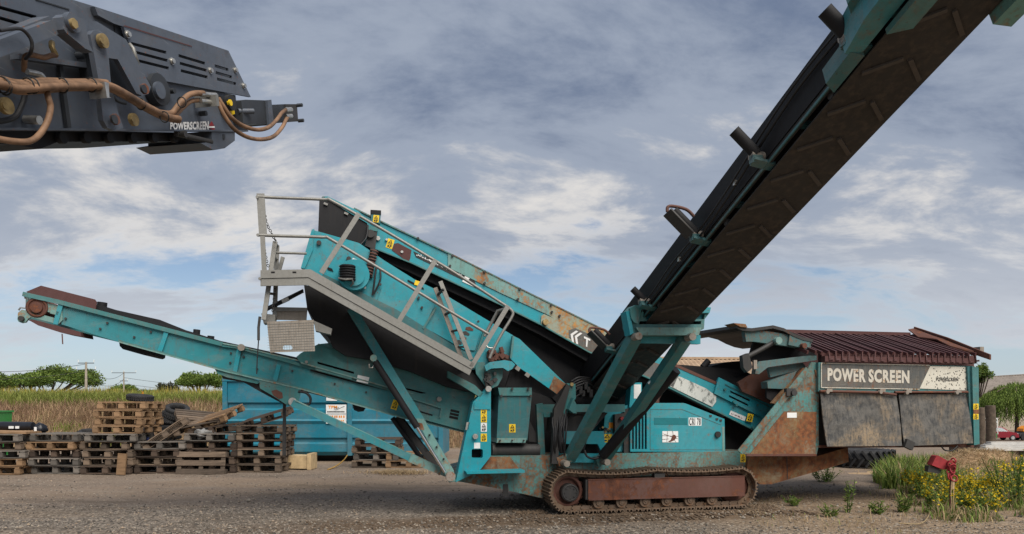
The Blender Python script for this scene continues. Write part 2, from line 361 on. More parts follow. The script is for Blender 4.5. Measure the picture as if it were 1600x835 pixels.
leafmat('straw', (.38, .275, .16), .35); leafmat('straw_red', (.31, .20, .13), .35); leafmat('grass_green', (.22, .25, .06), .4); leafmat('reed', (.42, .34, .07), .35); leafmat('reed_green', (.27, .29, .065), .4)
leafmat('weed_green', (.10, .165, .035), .5); leafmat('weed_light', (.22, .28, .065), .4); leafmat('flower_yellow', (.60, .43, .015), .25); leafmat('pine_leaf', (.10, .16, .036), .5, .25); leafmat('pine_light', (.21, .28, .06), .4, .25)
leafmat('willow_leaf', (.13, .19, .04), .5); leafmat('shrub_dark', (.055, .06, .035), .4, .2); leafmat('dry_stalk', (.38, .29, .17), .3)
plain('bark', (.10, .075, .055), .9, var=.4)
class Blades:
    def __init__(s, mats): s.v = []; s.f = []; s.mi = []; s.mats = mats
    def blade(s, p, h, w, lean, az, mi, curl=1.0):
        k = len(s.v); dx, dy = cos(az), sin(az); wx, wy = -dy * w / 2, dx * w / 2
        q = [(p[0], p[1], p[2]), (p[0] + dx * lean * h * .3, p[1] + dy * lean * h * .3, p[2] + h * .55), (p[0] + dx * lean * h, p[1] + dy * lean * h, p[2] + h * (1 - .25 * lean * curl))]
        a, b, c = q
        s.v += [(a[0] - wx, a[1] - wy, a[2]), (a[0] + wx, a[1] + wy, a[2]), (b[0] + wx * .8, b[1] + wy * .8, b[2]), (b[0] - wx * .8, b[1] - wy * .8, b[2]), c]
        s.f += [(k, k + 1, k + 2, k + 3), (k + 3, k + 2, k + 4)]; s.mi += [mi, mi]
    def leaf(s, c, d, up, L, w, mi):
        k = len(s.v); d = d.normalized(); x = d.cross(up); x = x.normalized() if x.length > 1e-4 else d.orthogonal().normalized()
        a, e = c, c + d * L; m = c + d * L * .45
        s.v += [tuple(a), tuple(m + x * w / 2), tuple(e), tuple(m - x * w / 2)]; s.f.append((k, k + 1, k + 2, k + 3)); s.mi.append(mi)
    def build(s, name, parent=None, **kw):
        me = bpy.data.meshes.new(name); me.from_pydata(s.v, [], s.f)
        for m in s.mats: me.materials.append(MATS[m])
        me.polygons.foreach_set('material_index', s.mi); me.update()
        return tag(link(bpy.data.objects.new(name, me), parent), **kw)
r = random.Random(21)
B = Blades(['straw', 'straw_red', 'grass_green'])
for i in range(40000):
    y = 27.6 + 10.2 * r.random() ** .8; x = -.8 * y + (.8 * y + 2) * r.random()
    p = noise.noise((x * .35, y * .35, 5)); top = (y - 28) / 9
    mi = 2 if (top > .74 + .2 * p or (p > .38 and top < .3)) else (1 if r.random() < .55 + .4 * p else 0)
    B.blade((x, y, bankz(x, y)), .25 + .45 * r.random() + (.15 if mi == 2 else 0), (.018 + .02 * r.random()), .2 + .7 * r.random(), r.random() * 6.28, mi)
B.build('dry_bank_grass', label='dry reddish tan grass covering the bank behind the pallets', cat='grass', kind='stuff')
B = Blades(['reed', 'reed_green', 'straw'])
for i in range(38000):
    y = 38 + 14 * r.random(); x = -.78 * y + (.78 * y + 2) * r.random()
    d = noise.noise((x * .22, y * .3, 2)) + .5 * noise.noise((x * .8, y * .8, 7))
    if d < -.38 and r.random() < .8: continue
    h = (.54 + .50 * max(0, .5 + d)) * (.65 + .5 * r.random()) * (.55 + .45 * sstep(38, 42, y))
    mi = 2 if r.random() < .2 else (0 if r.random() < .62 + .5 * noise.noise((x * .5, 0, 1)) else 1)
    B.blade((x, y, bankz(x, y) - .05), h, .025 + .035 * r.random(), .05 + (.22 if r.random() < .7 else .7) * r.random(), r.random() * 6.28, mi, 0)
B.build('tall_reeds', label='tall yellow green reeds and weeds growing on the field', cat='reeds', kind='stuff')
# ---------------------------------------------------------------- loose stones and clods in the yard
m, T, b = newmat('stone'); g = T.add('ShaderNodeNewGeometry'); rnp = g.outputs['Random Per Island']
c1 = T.mix(T.ramp(rnp, 0, .8), (.06, .053, .046), (.31, .275, .23)); c2 = T.mix(T.ramp(rnp, .6, 1.0), c1, (.30, .23, .165)); T.set(b.inputs['Base Color'], c2); b.inputs['Roughness'].default_value = .9
S = MB(); r = random.Random(4)
def stone(S, x, y, z, s):
    vs = []
    for d in ((1, 0, 0), (-1, 0, 0), (0, 1, 0), (0, -1, 0), (0, 0, 1), (0, 0, -1)):
        q = s * (.6 + .7 * r.random()); vs.append((x + d[0] * q + s * .3 * (r.random() - .5), y + d[1] * q + s * .3 * (r.random() - .5), z + d[2] * q * .7))
    S.add(vs, [(0, 2, 4), (2, 1, 4), (1, 3, 4), (3, 0, 4), (2, 0, 5), (1, 2, 5), (3, 1, 5), (0, 3, 5)])
for i in range(30000):
    y = 8.9 + 9.0 * r.random() ** 2.2; x = (-.75 + 1.5 * r.random()) * y
    if noise.noise((x * .35, y * .9, 9)) < -.18 + .05 * (y - 11) and r.random() < .75: continue
    s = .006 + .017 * r.random() ** 2.2 + (.018 * r.random() if r.random() < .025 else 0); stone(S, x, y, gfine(x, y) + s * .25, s)
me = S.mesh('gravel_stones', 'stone'); tag(link(bpy.data.objects.new('gravel_stones', me)), 'loose grey gravel stones scattered over the yard', 'gravel', kind='stuff')
for x, y, s in ((389 , 784, .05), (652, 737, .05), (500, 790, .03), (870, 826, .03)):
    p = G(x, y); S = MB(); stone(S, p.x, p.y, s * .4, s); tag(link(bpy.data.objects.new('stone', S.mesh('stone', 'stone'))), {389: 'pale fist sized stone lying on the open gravel', 652: 'small dark stone on the road before the low pallets', 500: 'small stone on dark gravel away from the pallets', 870: 'small stone on the gravel in front of the crawler track'}[x], 'stone')
# tread prints pressed up beside the ruts
TP = MB(); plain('mud_clod', (.115, .08, .052), .95, var=.4, sc=20)
MF = Frame(.67, 10.97, R(12.5))
for row, (v0, ua, ub) in enumerate(((-.62, -3.4, -.25), (-.18, -3.6, -.2), (-.75, -.1, 4.0))):
    u = ua
    while u < ub:
        for k in range(3):
            if r.random() < .72:
                c = MF.world(u + .05 * r.random(), v0 + k * .15 + .04 * r.random(), 0); s = .018 + .012 * r.random()
                TP.box((c.x, c.y, gfine(c.x, c.y) + .004), (s * 1.5, .10 + .05 * r.random(), .012 + .012 * r.random()), Matrix.Rotation(R(12.5) + .25 * (r.random() - .5), 3, 'Z') @ Matrix.Rotation(.3 * (r.random() - .5), 3, 'Y'))
        u += .085
TP.build('tread_print', 'mud_clod', label='crawler tread prints pressed into the brown mud', cat='tracks', kind='stuff')

# dirt heaped along the crawler tracks
MC = MB(); r = random.Random(66)
for v0, ua, ub, n in ((-.03, -.35, 3.55, 900), (.35, -.55, -.08, 160), (.2, 3.3, 3.7, 160), (2.7, -.3, 3.5, 150)):
    for i in range(n):
        u = ua + (ub - ua) * r.random(); c = MF.world(u, v0 - abs(r.gauss(0, .09)) if v0 < .1 else v0 + r.gauss(0, .12), 0); s_ = .010 + .032 * r.random() ** 2; stone(MC, c.x, c.y, gfine(c.x, c.y) + s_ * .3, s_)
MC.build('mud_clods', 'mud_clod', label='brown mud clods heaped along the crawler tracks', cat='mud', kind='stuff')
# ================================================================ the screening machine
M = Frame(.67, 10.97, R(12.5))
mach = thing('screening_machine', 'large worn teal tracked screening machine with rusty hopper, walkway and raised conveyors', 'machine', (M.o.x, M.o.y, 0), M.yaw)
YV = Vector((0, 1, 0))
def PP(pts, v): return [M.at(x, y, v) for x, y in pts]
def PS(name, mat, pts, v, th=.03, parent=mach, holes=(), label=None):
    return MB().slab(PP(pts, v), th, [PP(h, v) for h in holes]).build(name, mat, parent, label)
def slot(x0, y0, x1, y1, w):
    """slanted slot as a pixel quad: centre line and half height"""
    return [(x0, y0 - w), (x1, y1 - w), (x1, y1 + w), (x0, y0 + w)]
def PT(name, mat, pts, v, r, parent=mach, n=8, smooth=0):
    P = [M.at(*p[:2], p[2] if len(p) > 2 else v) for p in pts]
    return MB().tube(curve_pts(P, smooth) if smooth else P, r, n).build(name, mat, parent)
def PB(name, mat, a, b, w, h, parent=mach, up=(0, 1, 0)):
    return MB().bar(M.at(*a), M.at(*b), w, h, up).build(name, mat, parent)
def bolt(px, py, v, r=.022, parent=mach, mat='zinc', h=.03):
    c = M.at(px, py, v)
    return MB().cyl(c - YV * h / 2, YV, r, h, 6).build('bolt', mat, parent)
def knob(name, px, py, v, r, h, mat, parent=mach, n=16):
    return MB().cyl(M.at(px, py, v) - YV * h / 2, YV, r, h, n).build(name, mat, parent)
def sticker(px, py, w, h, v, mat='yellow', sl=0.0, picto=True, parent=mach, name='warning_sticker'):
    """sl: pixels the right side drops by"""
    x0, x1, y0, y1 = px - w / 2, px + w / 2, py - h / 2, py + h / 2; k = sl * h / max(w, 1)
    q = [(x0 - k / 2, y1 - sl / 2), (x1 - k / 2, y1 + sl / 2), (x1 + k / 2, y0 + sl / 2), (x0 + k / 2, y0 - sl / 2)]
    o = PS(name, mat, q, v - .004, .004, parent)
    if picto:
        m = quad_map(PP(q, v - .007)); mb = MB()
        def tri(cx, cy, s, t):
            A = [(cx - s, cy - t), (cx + s, cy - t), (cx, cy + t)]; B = [(cx - s * .5, cy - t * .6), (cx + s * .5, cy - t * .6), (cx, cy + t * .42)]
            mb.add([m(*p) for p in A + B], [(0, 1, 4, 3), (1, 2, 5, 4), (2, 0, 3, 5)])
        def blk(a, b, c, d): mb.add([m(a, c), m(b, c), m(b, d), m(a, d)], [(0, 1, 2, 3)])
        tri(.5, .74, .34, .19)
        blk(.16, .84, .42, .47); blk(.2, .46, .12, .32); blk(.54, .82, .2, .36); blk(.5, .7, .08, .15)
        me = bpy.data.meshes.new('pictogram'); me.from_pydata(mb.v, [], mb.f); me.materials.append(MATS['black_print'])
        link(bpy.data.objects.new('pictogram', me), o)
    return o

# ---------------------------------------------------------------- crawler tracks
def make_track(v0, wid):
    sp, idl, rad, zc = .205, 2.99, .292, .338
    pts = []
    nb = 40
    for i in range(nb + 1): pts.append((sp + (idl - sp) * i / nb, zc - rad))
    for i in range(1, 17): a = -pi / 2 + pi * i / 17; pts.append((idl + rad * cos(a), zc + rad * sin(a)))
    for i in range(nb + 1):
        t = i / nb; sag = .034 * (sin(pi * min(1, t / .50)) if t < .5 else 1.25 * sin(pi * (t - .5) / .5))
        pts.append((idl + (sp - idl) * t, zc + rad - max(0, sag)))
    for i in range(1, 17): a = pi / 2 + pi * i / 17; pts.append((sp + rad * cos(a), zc + rad * sin(a)))
    pts.append(pts[0])
    L = [0.0]
    for a, b in zip(pts, pts[1:]): L.append(L[-1] + math.dist(a, b))
    def along(s):
        s %= L[-1]
        for i in range(len(pts) - 1):
            if L[i + 1] >= s:
                t = (s - L[i]) / max(1e-9, L[i + 1] - L[i]); a, b = pts[i], pts[i + 1]
                return a[0] + (b[0] - a[0]) * t, a[1] + (b[1] - a[1]) * t, math.atan2(b[1] - a[1], b[0] - a[0])
    N = 51; pitch = L[-1] / N
    vc = v0 + wid / 2
    # inner chain, the part everything else hangs on
    ch = MB()
    for k in range(N):
        u, z, a = along(k * pitch)
        Mx = Matrix.Rotation(-a, 3, 'Y')
        for dv in (-.09, .09): ch.box(Vector((u, vc + dv, z)) + Mx @ Vector((0, 0, .035)), (pitch * .86, .03, .06), Mx)
        ch.cyl(Vector((u, vc, z)) + Mx @ Vector((pitch / 2, 0, .035)), YV, .018, .24, 8)
    tr = ch.build('track', 'track_steel', mach)
    sh = MB(); pw = pitch * .93
    sh.box((0, 0, 0), (pw, wid, .014))
    for gx in (-pw * .42, 0, pw * .42): sh.add([(gx - .012, -wid / 2, -.007), (gx + .012, -wid / 2, -.007), (gx + .007, -wid / 2, -.034), (gx - .007, -wid / 2, -.034), (gx - .012, wid / 2, -.007), (gx + .012, wid / 2, -.007), (gx + .007, wid / 2, -.034), (gx - .007, wid / 2, -.034)], [(0, 1, 2, 3), (7, 6, 5, 4), (0, 4, 5, 1), (1, 5, 6, 2), (2, 6, 7, 3), (3, 7, 4, 0)])
    me = sh.mesh('track_shoe', 'track_steel')
    for k in range(N):
        u, z, a = along((k + .5) * pitch)
        inst('track_shoe', me, tr, (u, vc, z), (0, -a, 0))
    fr = MB().slab([(.50, v0 + .03, .515), (3.10, v0 + .03, .515), (3.10, v0 + .03, .205), (.50, v0 + .03, .205)], wid - .1)
    fr.box((1.8, v0 + .028, .512), (2.6, .01, .012)); fr.box((1.8, v0 + .02, .207), (2.6, .03, .014))
    fr.build('track_frame', 'rust_brown', tr)
    MB().box((.49, v0 + .2, .36), (.05, .3, .30)).build('frame_bracket', 'dark_steel', tr); MB().box((1.66, v0 + .1, .545), (.17, .12, .07)).build('frame_bracket', 'dark_steel', tr)
    rm = MB(); rm.cyl((0, 0, 0), YV, .088, .05, 18).cyl((0, -.012, 0), YV, .045, .06, 12).cyl((0, -.02, 0), YV, .018, .06, 6).cyl((0, .12, 0), YV, .07, .2, 14).cyl((0, .25, 0), YV, .088, .05, 18)
    me = rm.mesh('bottom_roller', 'track_steel')
    for px in (938, 974, 1011, 1045, 1081, 1116): inst('bottom_roller', me, tr, (M.at(px, 780, 0).x, v0 + .09, .155))
    s = MB()
    s.cyl((sp, vc, zc), YV, .235, .06, 28).torus((sp, v0 + .16, zc), YV, .215, .03, 28)
    for k in range(15):
        a = 2 * pi * k / 15; s.box((sp + .25 * cos(a), vc, zc + .25 * sin(a)), (.05, .05, .05), Matrix.Rotation(-a, 3, 'Y'))
    s.build('sprocket', 'rust_brown', tr)
    g = MB().cyl((sp + .02, v0 + .17, zc - .02), YV, .135, .22, 24).torus((sp + .02, v0 + .06, zc - .02), YV, .115, .012, 24, 6)
    for k in range(8): g.cyl((sp + .02 + .085 * cos(k * pi / 4), v0 + .055, zc - .02 + .085 * sin(k * pi / 4)), YV, .01, .02, 6)
    g.build('final_drive', 'dark_steel', tr)
    MB().cyl((idl, vc, zc), YV, .245, .10, 30).torus((idl, vc, zc), YV, .215, .06, 28).cyl((idl, vc, zc), YV, .08, .3, 14).build('idler_wheel', 'rust_brown', tr)
    return tr
make_track(0.0, .45); make_track(2.25, .45)

# ---------------------------------------------------------------- chassis
PS('chassis_beam', 'teal_rusty', [(856, 711), (1170, 705), (1170, 744), (856, 752)], .52, 1.66)
PS('axle_beam', 'dark_steel', [(925, 735), (1120, 735), (1120, 775), (925, 775)], .75, 1.2)
PS('rear_body', 'teal_rusty', [(713, 752), (721, 742), (749, 735), (766, 713), (860, 712), (864, 742), (848, 779), (791, 766)], .44, 1.82)
sh = MB().slab(PP([(728, 737), (820, 735), (820, 739), (730, 741)], .12), .32); sh.build('shelf_plate', 'teal', mach)
PS('gusset', 'rust_panel', [(738, 735), (764, 714), (797, 714), (812, 734)], .40, .03)
PS('body_seam', 'dark_steel', [(786, 757), (794, 757), (794, 776), (786, 776)], .43, .02)
PS('pillar', 'teal', [(712, 754), (739, 629), (762, 605), (767, 611), (767, 713), (749, 736)], .30, .22, holes=[[(738, 702), (753, 702), (754.5, 704), (754.5, 714), (753, 716), (739, 716), (737, 714), (737, 704)]])
PS('pillar_cap', 'teal', [(741, 629), (747, 626), (762, 606), (766, 611), (766, 640), (741, 640)], .285, .02)
PS('pillar_dark_backing', 'dark_hole', [(730, 698), (760, 698), (760, 720), (730, 720)], .46, .05)
PS('pillar', 'teal_dark', [(712, 754), (739, 629), (762, 605), (767, 611), (767, 713), (749, 736)], 2.2, .2)
knob('pivot_pin', 762.5, 608, .28, .045, .05, 'zinc')
for y in (641, 654, 684): sticker(756, y, 9.5, 12.5, .30)
sticker(756, 668, 9.5, 14, .30, 'white_sticker', name='notice_sticker')
sticker(745.5, 696.5, 9.5, 9, .30, 'white_sticker', picto=False, name='notice_sticker')
knob('padlock', 742, 682, .29, .04, .05, 'zinc', n=10)
PS('hinge', 'zinc', [(729, 660), (734, 660), (732, 672), (727, 672)], .30, .02)
# discharge chute in the bay behind the pillar
PS('bay_backing', 'rubber', [(768, 560), (905, 560), (950, 640), (950, 716), (768, 716)], 1.15, .05)  # black sheet standing in for the shaded inside of the bay
ch = PS('discharge_chute', 'teal_dark', [(779.5, 618), (831, 618), (824, 688), (776, 688)], .48, .55)
PS('chute_flange', 'teal_dull_shaded', [(778, 606), (831, 606), (831, 618.5), (781, 618.5)], .45, .6, ch)
PS('chute_lip', 'teal_pale', [(777, 685), (823, 685), (821, 692), (776, 692)], .44, .6, ch)
for x, y in ((783, 619), (829, 619), (800, 608), (825, 608)): bolt(x, y, .44, .02, ch, 'dark_steel')
for x in (781, 800, 818): bolt(x, 688.5, .43, .014, ch, 'dark_steel')
sticker(800.5, 669.5, 10, 13, .48)
dr = MB(); a, b = M.at(768, 704, .62), M.at(842, 704, .62)
dr.tube([a, b], .10, 18); dr.tube([a, a + (b - a) * .06], .115, 18); dr.build('belt_roller', 'dark_steel', mach)
PS('roller_cover', 'dark_steel', [(776, 693), (824, 693), (838, 712), (770, 712)], .75, .1)
PS('bay_post', 'teal_dull_shaded', [(838, 632), (848, 630), (852, 712), (842, 712)], .7, .08)
PS('bay_flap', 'dark_steel', [(826, 655), (838, 678), (842, 692), (826, 690)], .8, .03)
PS('bay_rail', 'teal_dull_shaded', [(846, 632), (868, 632), (868, 652), (850, 652)], .72, .05)

# ---------------------------------------------------------------- valve corner and frame under the side conveyor
vf = PS('valve_frame', 'teal', [(864, 674), (944, 674), (946, 723), (864, 723)], .46, .06, holes=[[(869, 694), (899, 694), (892, 709), (875, 709)], [(912, 694), (934, 694), (941, 709), (906, 709)]])
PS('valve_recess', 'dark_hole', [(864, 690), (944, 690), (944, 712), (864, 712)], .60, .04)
PS('frame_foot', 'teal', [(900, 709), (934, 709), (930, 723), (896, 723)], .42, .04)
PS('cross_beam', 'teal_dull_shaded', [(898, 632), (976, 632), (977, 644), (898, 644)], .25, .12)
PS('beam_bracket', 'teal_dull_shaded', [(889, 640), (896, 622), (901, 633), (901, 646), (896, 646)], .20, .15)
PS('valve_post', 'teal_dull_shaded', [(886, 599), (899, 600), (900, 622), (884, 650), (872, 652), (874, 640)], .35, .06)
PS('valve_post', 'dark_steel', [(866, 640), (886, 600), (891, 604), (876, 660), (872, 725), (862, 725)], .30, .10)
bolt(893, 601, .34, .03, mach, 'brass')
hp = random.Random(3)
for k in range(11):
    x0 = 862 + hp.random() * 22; x1 = 872 + hp.random() * 40; y0 = 716 - hp.random() * 20; y1 = 606 + hp.random() * 45
    PT('hydraulic_hose', 'hose_rubber', [(x0, y0, .3), (x0 - 5 + hp.random() * 8, (y0 + y1) / 2 + 15, .25), (x0 + 4, (y0 + y1) / 2 - 15, .35), (x1, y1, .45), (x1 + 16, y1 - 4 + hp.random() * 14, .7)], 0, .014, n=6, smooth=5)
for k in range(4):
    PT('hydraulic_hose', 'hose_rubber', [(893 + k * 2, 596 + k * 3, .5), (905 + k * 3, 590 + k * 3, .5), (922, 592 + k * 3, .6), (934, 600 + k * 3, .8)], 0, .016, n=6, smooth=5)
vb = MB()
for k in range(6): vb.box(M.at(902 + k * 4, 603 + (k % 3) * 6, .55), (.05, .12, .09 + .03 * (k % 2)))
vb.build('valve_block', 'dark_steel', mach)
# control cabinet between valves and engine
PS('control_cabinet', 'teal', [(946, 642), (985, 632), (985, 706), (940, 706)], .66, .5)
PS('belt_dark_slab', 'dark_steel', [(866, 645), (950, 645), (925, 674), (864, 674)], .50, .4)  # dark slab added to darken the bay, as the conveyor's shaded underside
PS('conveyor_shade_sheet', 'rubber', [(930, 556), (1033, 604), (1132, 654), (1133, 664), (1070, 634), (1005, 634), (960, 645), (925, 640)], 1.3, .05)  # dark filler sheet standing in for shade under the main conveyor
PS('cabinet_post', 'teal', [(986, 604), (994, 598), (1003, 598), (1003, 640), (983, 640)], .62, .2)
sticker(996, 612, 11, 22, .62, 'white_sticker', picto=False, name='notice_sticker')
PS('switch_box', 'dark_steel', [(961, 648), (975, 646), (975, 676), (961, 678)], .56, .1)
knob('stop_button', 970.5, 654, .55, .03, .05, 'red_paint')
sticker(949, 685, 15, 13, .66); sticker(955, 665, 7, 9, .66, 'orange', picto=False)
for k in range(14):
    knob('gauge', 936 + hp.random() * 16, 667 + hp.random() * 13, .65, .012 + .01 * hp.random(), .03, 'black_print' if k % 3 else 'brass', n=8)
PS('cabinet_edge', 'dark_steel', [(975, 640), (984, 638), (984, 708), (975, 708)], .60, .05)

# ---------------------------------------------------------------- engine house
vent = [[(987.5 + k * 5.0, 645 - k * .9), (990.6 + k * 5.0, 644 - k * .9), (990.6 + k * 5.0, 702), (987.5 + k * 5.0, 702)] for k in range(5)]
eh = PS('engine_house', 'teal', [(985, 706), (985, 637), (990, 634), (1008, 630), (1067, 630), (1072, 631), (1132, 655), (1133, 706)], .56, .05, holes=vent)
MB().slab(PP([(985.5, 706), (985.5, 638), (1008, 631), (1067, 631), (1132, 656), (1132.5, 706)], .68), 1.3).build('engine_bay', 'dark_steel', eh)
PS('engine_roof', 'teal', [(985, 637), (990, 634), (1008, 630), (1067, 630), (1072, 631), (1132, 655), (1132, 658), (1071, 634), (1008, 633), (986, 640)], .61, 1.4, eh)
PS('door_edge', 'teal_pale', [(1128.5, 667), (1131.8, 667), (1132.3, 705), (1128.8, 705)], .555, .01, eh)
PS('stripe', 'band_teal', [(1022, 653), (1074, 653.5), (1074, 664), (1022, 664)], .557, .004, eh)
q = PP([(1077, 664.5), (1095, 664.5), (1095, 653.5), (1077, 653.5)], .554)
text('lettering', 'CRI 78', q, 'black_print', eh, .015, 1.15); PS('letter_plate', 'white_sticker', [(1076, 665.5), (1096, 665.5), (1096, 652.8), (1076, 652.8)], .558, .003, eh)
st = PS('torn_sticker', 'white_sticker', [(1035, 674), (1059.5, 674), (1060, 691.5), (1035, 691.5)], .555, .004, eh)
PS('torn_hole', 'rust_brown', [(1044, 690), (1048, 688), (1051, 680), (1055, 679.5), (1057, 684), (1054, 688), (1047, 691)], .552, .004, st)
cr = MB()
for a, b in (((1043, 674), (1042, 691)), ((1051, 674), (1052, 681)), ((1035, 681), (1060, 682)), ((1035, 687), (1045, 686)), ((1056, 691), (1053, 686)), ((1059, 686), (1036, 678))):
    cr.bar(M.at(*a, .5535), M.at(*b, .5535), .006, .002, (0, 1, 0))
cr.build('crack', 'rust_brown', st)
for a, b in (((1016, 640), (1016, 703)), ((1016, 640), (1066, 640)), ((1066, 640), (1126, 664)), ((1016, 703), (1128, 703))): MB().bar(M.at(*a, .559), M.at(*b, .559), .010, .004, (0, 1, 0)).build('door_seam', 'teal_dark', eh)
k = knob('door_lock', 1121, 679, .55, .05, .03, 'black_print', eh); 
for x, y in ((1110, 650), (1120, 655), (1126, 657)): MB().box(M.at(x, y, .56), (.04, .03, .03)).build('hinge', 'dark_steel', eh)
PT('exhaust_pipe', 'rust_brown', [(1026, 634, .9), (1026, 624, .9), (1029, 618, .9), (1031, 616, 1.1)], .9, .045, eh, 10)
PS('bay_shade_sheet', 'rubber', [(1133, 640), (1180, 672), (1165, 707), (1133, 707)], 1.1, .05)  # dark sheet standing in for shade beside the engine house
# ---------------------------------------------------------------- main conveyor (hopper up to the screen box)
mc = PS('main_conveyor', 'teal', [(553, 326), (600, 349), (711, 401), (815, 453), (919, 504), (960, 524), (1052, 568), (1120, 598), (1124, 590), (1211, 634), (1177, 672), (1033, 600), (919, 550), (845, 508), (785, 478), (644, 412), (591, 391), (574, 384)], .75, .05)
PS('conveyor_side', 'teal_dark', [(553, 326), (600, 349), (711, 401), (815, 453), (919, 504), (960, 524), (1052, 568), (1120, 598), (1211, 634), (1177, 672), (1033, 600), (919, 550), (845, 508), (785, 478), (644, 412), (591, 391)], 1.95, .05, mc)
PS('belt', 'rubber', [(575, 360), (960, 548), (1175, 652), (1180, 660), (960, 560), (590, 388), (578, 380)], .80, 1.12, mc)
PS('return_belt', 'rubber', [(588, 393), (645, 415), (785, 482), (845, 512), (919, 554), (1033, 604), (1040, 612), (919, 566), (845, 524), (785, 494), (645, 428), (588, 402)], .84, 1.04, mc)
PS('top_skirt', 'teal_pale', [(700, 395), (711, 400), (815, 451.5), (858, 472), (858, 493), (780, 457), (700, 418)], .735, .012, mc)
PS('top_skirt', 'orange_rust', [(858, 472), (919, 502), (955, 521), (950, 538), (921, 524), (864, 497), (858, 493)], .735, .012, mc, label='orange rusted upper skirt plate')
PS('rust_skirt', 'orange_rust', [(896, 503), (925, 517), (958, 534), (955, 545), (921, 526), (895, 512)], .730, .006, mc)
PS('end_plate', 'orange_rust', [(846, 494), (850, 491), (866, 498), (955, 541), (952, 564), (919, 550), (845, 508)], .732, .012, mc)
mb = MB()
for a, b in ((553, 600), (600, 711), (711, 815), (815, 919), (919, 960)): pass
top = [(553, 326), (600, 349), (711, 401), (815, 453), (919, 504), (960, 524)]
for a, b in zip(top, top[1:]): mb.bar(M.at(*a, .76), M.at(*b, .76), .07, .018, (0, 0, 1))
mb.build('top_flange', 'teal_rusty', mc)
bot = [(591, 391), (644, 412), (785, 478), (845, 508), (919, 550), (1033, 600), (1177, 672)]
mb = MB()
for a, b in zip(bot, bot[1:]): mb.bar(M.at(*a, .745), M.at(*b, .745), .07, .02, (0, 0, 1))
mb.build('bottom_flange', 'teal_dull_shaded', mc)
for x, y in ((653, 373), (707, 400), (757, 425), (812, 452), (861, 477), (703, 416), (809, 468), (862, 488), (874, 494), (757, 443), (921, 523)): bolt(x, y, .73, .02, mc, 'dark_steel')
kb = knob('pivot_pin', 851.5, 504, .72, .05, .06, 'brass', mc, 8)
decal = PS('decal', 'sign_black', [(889, 516), (899, 513), (1062, 583), (1052, 605), (1033, 598.5), (919, 548), (901, 537), (889, 527)], .727, .004, mc)
for k in range(2):
    dx, dy = 6.5 * k, 3.0 * k
    PS('chevron', 'white_lettering', [(x + dx, y + dy) for x, y in ((891.5, 522.5), (900, 516.8), (903.5, 518.3), (895.2, 524.2), (897, 535.5), (893.6, 534))], .722, .004, decal)
text('lettering', 'T', PP([(912.5, 540), (920.5, 544), (922.5, 530), (912.5, 525.5)], .722), 'white_lettering', decal, .04); text('lettering', 'N', PP([(1037.5, 598.5), (1045.5, 601.5), (1047, 587.5), (1038.5, 584)], .722), 'white_lettering', decal, .03)
def worn_print(q, v, n, m, parent, seed):
    """print too worn to read: short flecks in a row"""
    f = quad_map(PP(q, v)); z = random.Random(seed); mb = MB()
    for i in range(n):
        x = (i + .2 * z.random()) / n; w = (.35 + .45 * z.random()) / n; y0 = .1 + .3 * z.random(); y1 = y0 + .2 + .4 * z.random(); mb.add([f(x, y0), f(x + w, y0), f(x + w, y1), f(x, y1)], [(0, 1, 2, 3)])
    mb.build('worn_print', m, parent)['kind'] = 'stuff'
PS('badge', 'badge_worn', [(1061, 588), (1103, 607), (1119, 619), (1119, 628), (1113, 636), (1047, 604)], .727, .004, mc)
PS('decal_strip', 'black_print', [(646, 393), (741, 437), (744, 446), (732, 442), (650, 402)], .744, .003, mc)
worn_print([(650, 400), (722, 434), (724, 430), (651, 394)], .740, 34, 'white_sticker', mc, 2)
PS('decal_mark', 'white_lettering', [(727, 431), (735, 434), (730, 440), (752, 450), (750, 453), (722, 440)], .740, .003, mc)
rp = PS('rust_patch', 'rust_red', [(612, 391), (616, 381), (622, 380), (643, 391), (641, 404), (639, 409), (634, 407)], .743, .006, mc)
MB().cyl(M.at(628, 394, .74), YV, .022, .03, 6).build('bolt', 'zinc', rp)
sticker(609.5, 381, 10, 14, .75, sl=3)
for x, y in ((590.5, 373), (604, 375)): bolt(x, y, .74, .035 if x < 600 else .02, mc)
# lower right guard of the main conveyor
gd = PS('tail_guard', 'teal', [(1123, 590), (1211, 634), (1196, 655), (1116, 615)], .70, .02, holes=[slot(1141, 612, 1172, 626.5, 1.6), slot(1139, 619, 1169, 633.5, 1.6), slot(1198, 637.5, 1207, 642, 1.3), slot(1194, 644.5, 1203, 649, 1.3)])
PS('guard_dark_backing', 'dark_hole', [(1130, 602), (1206, 640), (1194, 652), (1125, 618)], .728, .01, gd)
PS('guard_rail', 'teal_dark', [(1133, 600), (1206, 637), (1206, 639), (1133, 602)], .692, .006, gd)
for x, y in ((1132, 609), (1183, 633), (1146, 628), (1150, 633), (1176, 668)): bolt(x, y, .695, .022, gd, 'teal_dull_shaded')
sticker(1152.5, 650, 24, 6.5, .745, 'white_sticker', sl=10, picto=False, name='notice_sticker', parent=gd)
worn_print([(1142, 648), (1160, 655.7), (1161, 652.2), (1143, 644.5)], .737, 12, 'red_paint', gd, 3)
sticker(1172, 653, 9, 12, .70, sl=2, parent=gd)
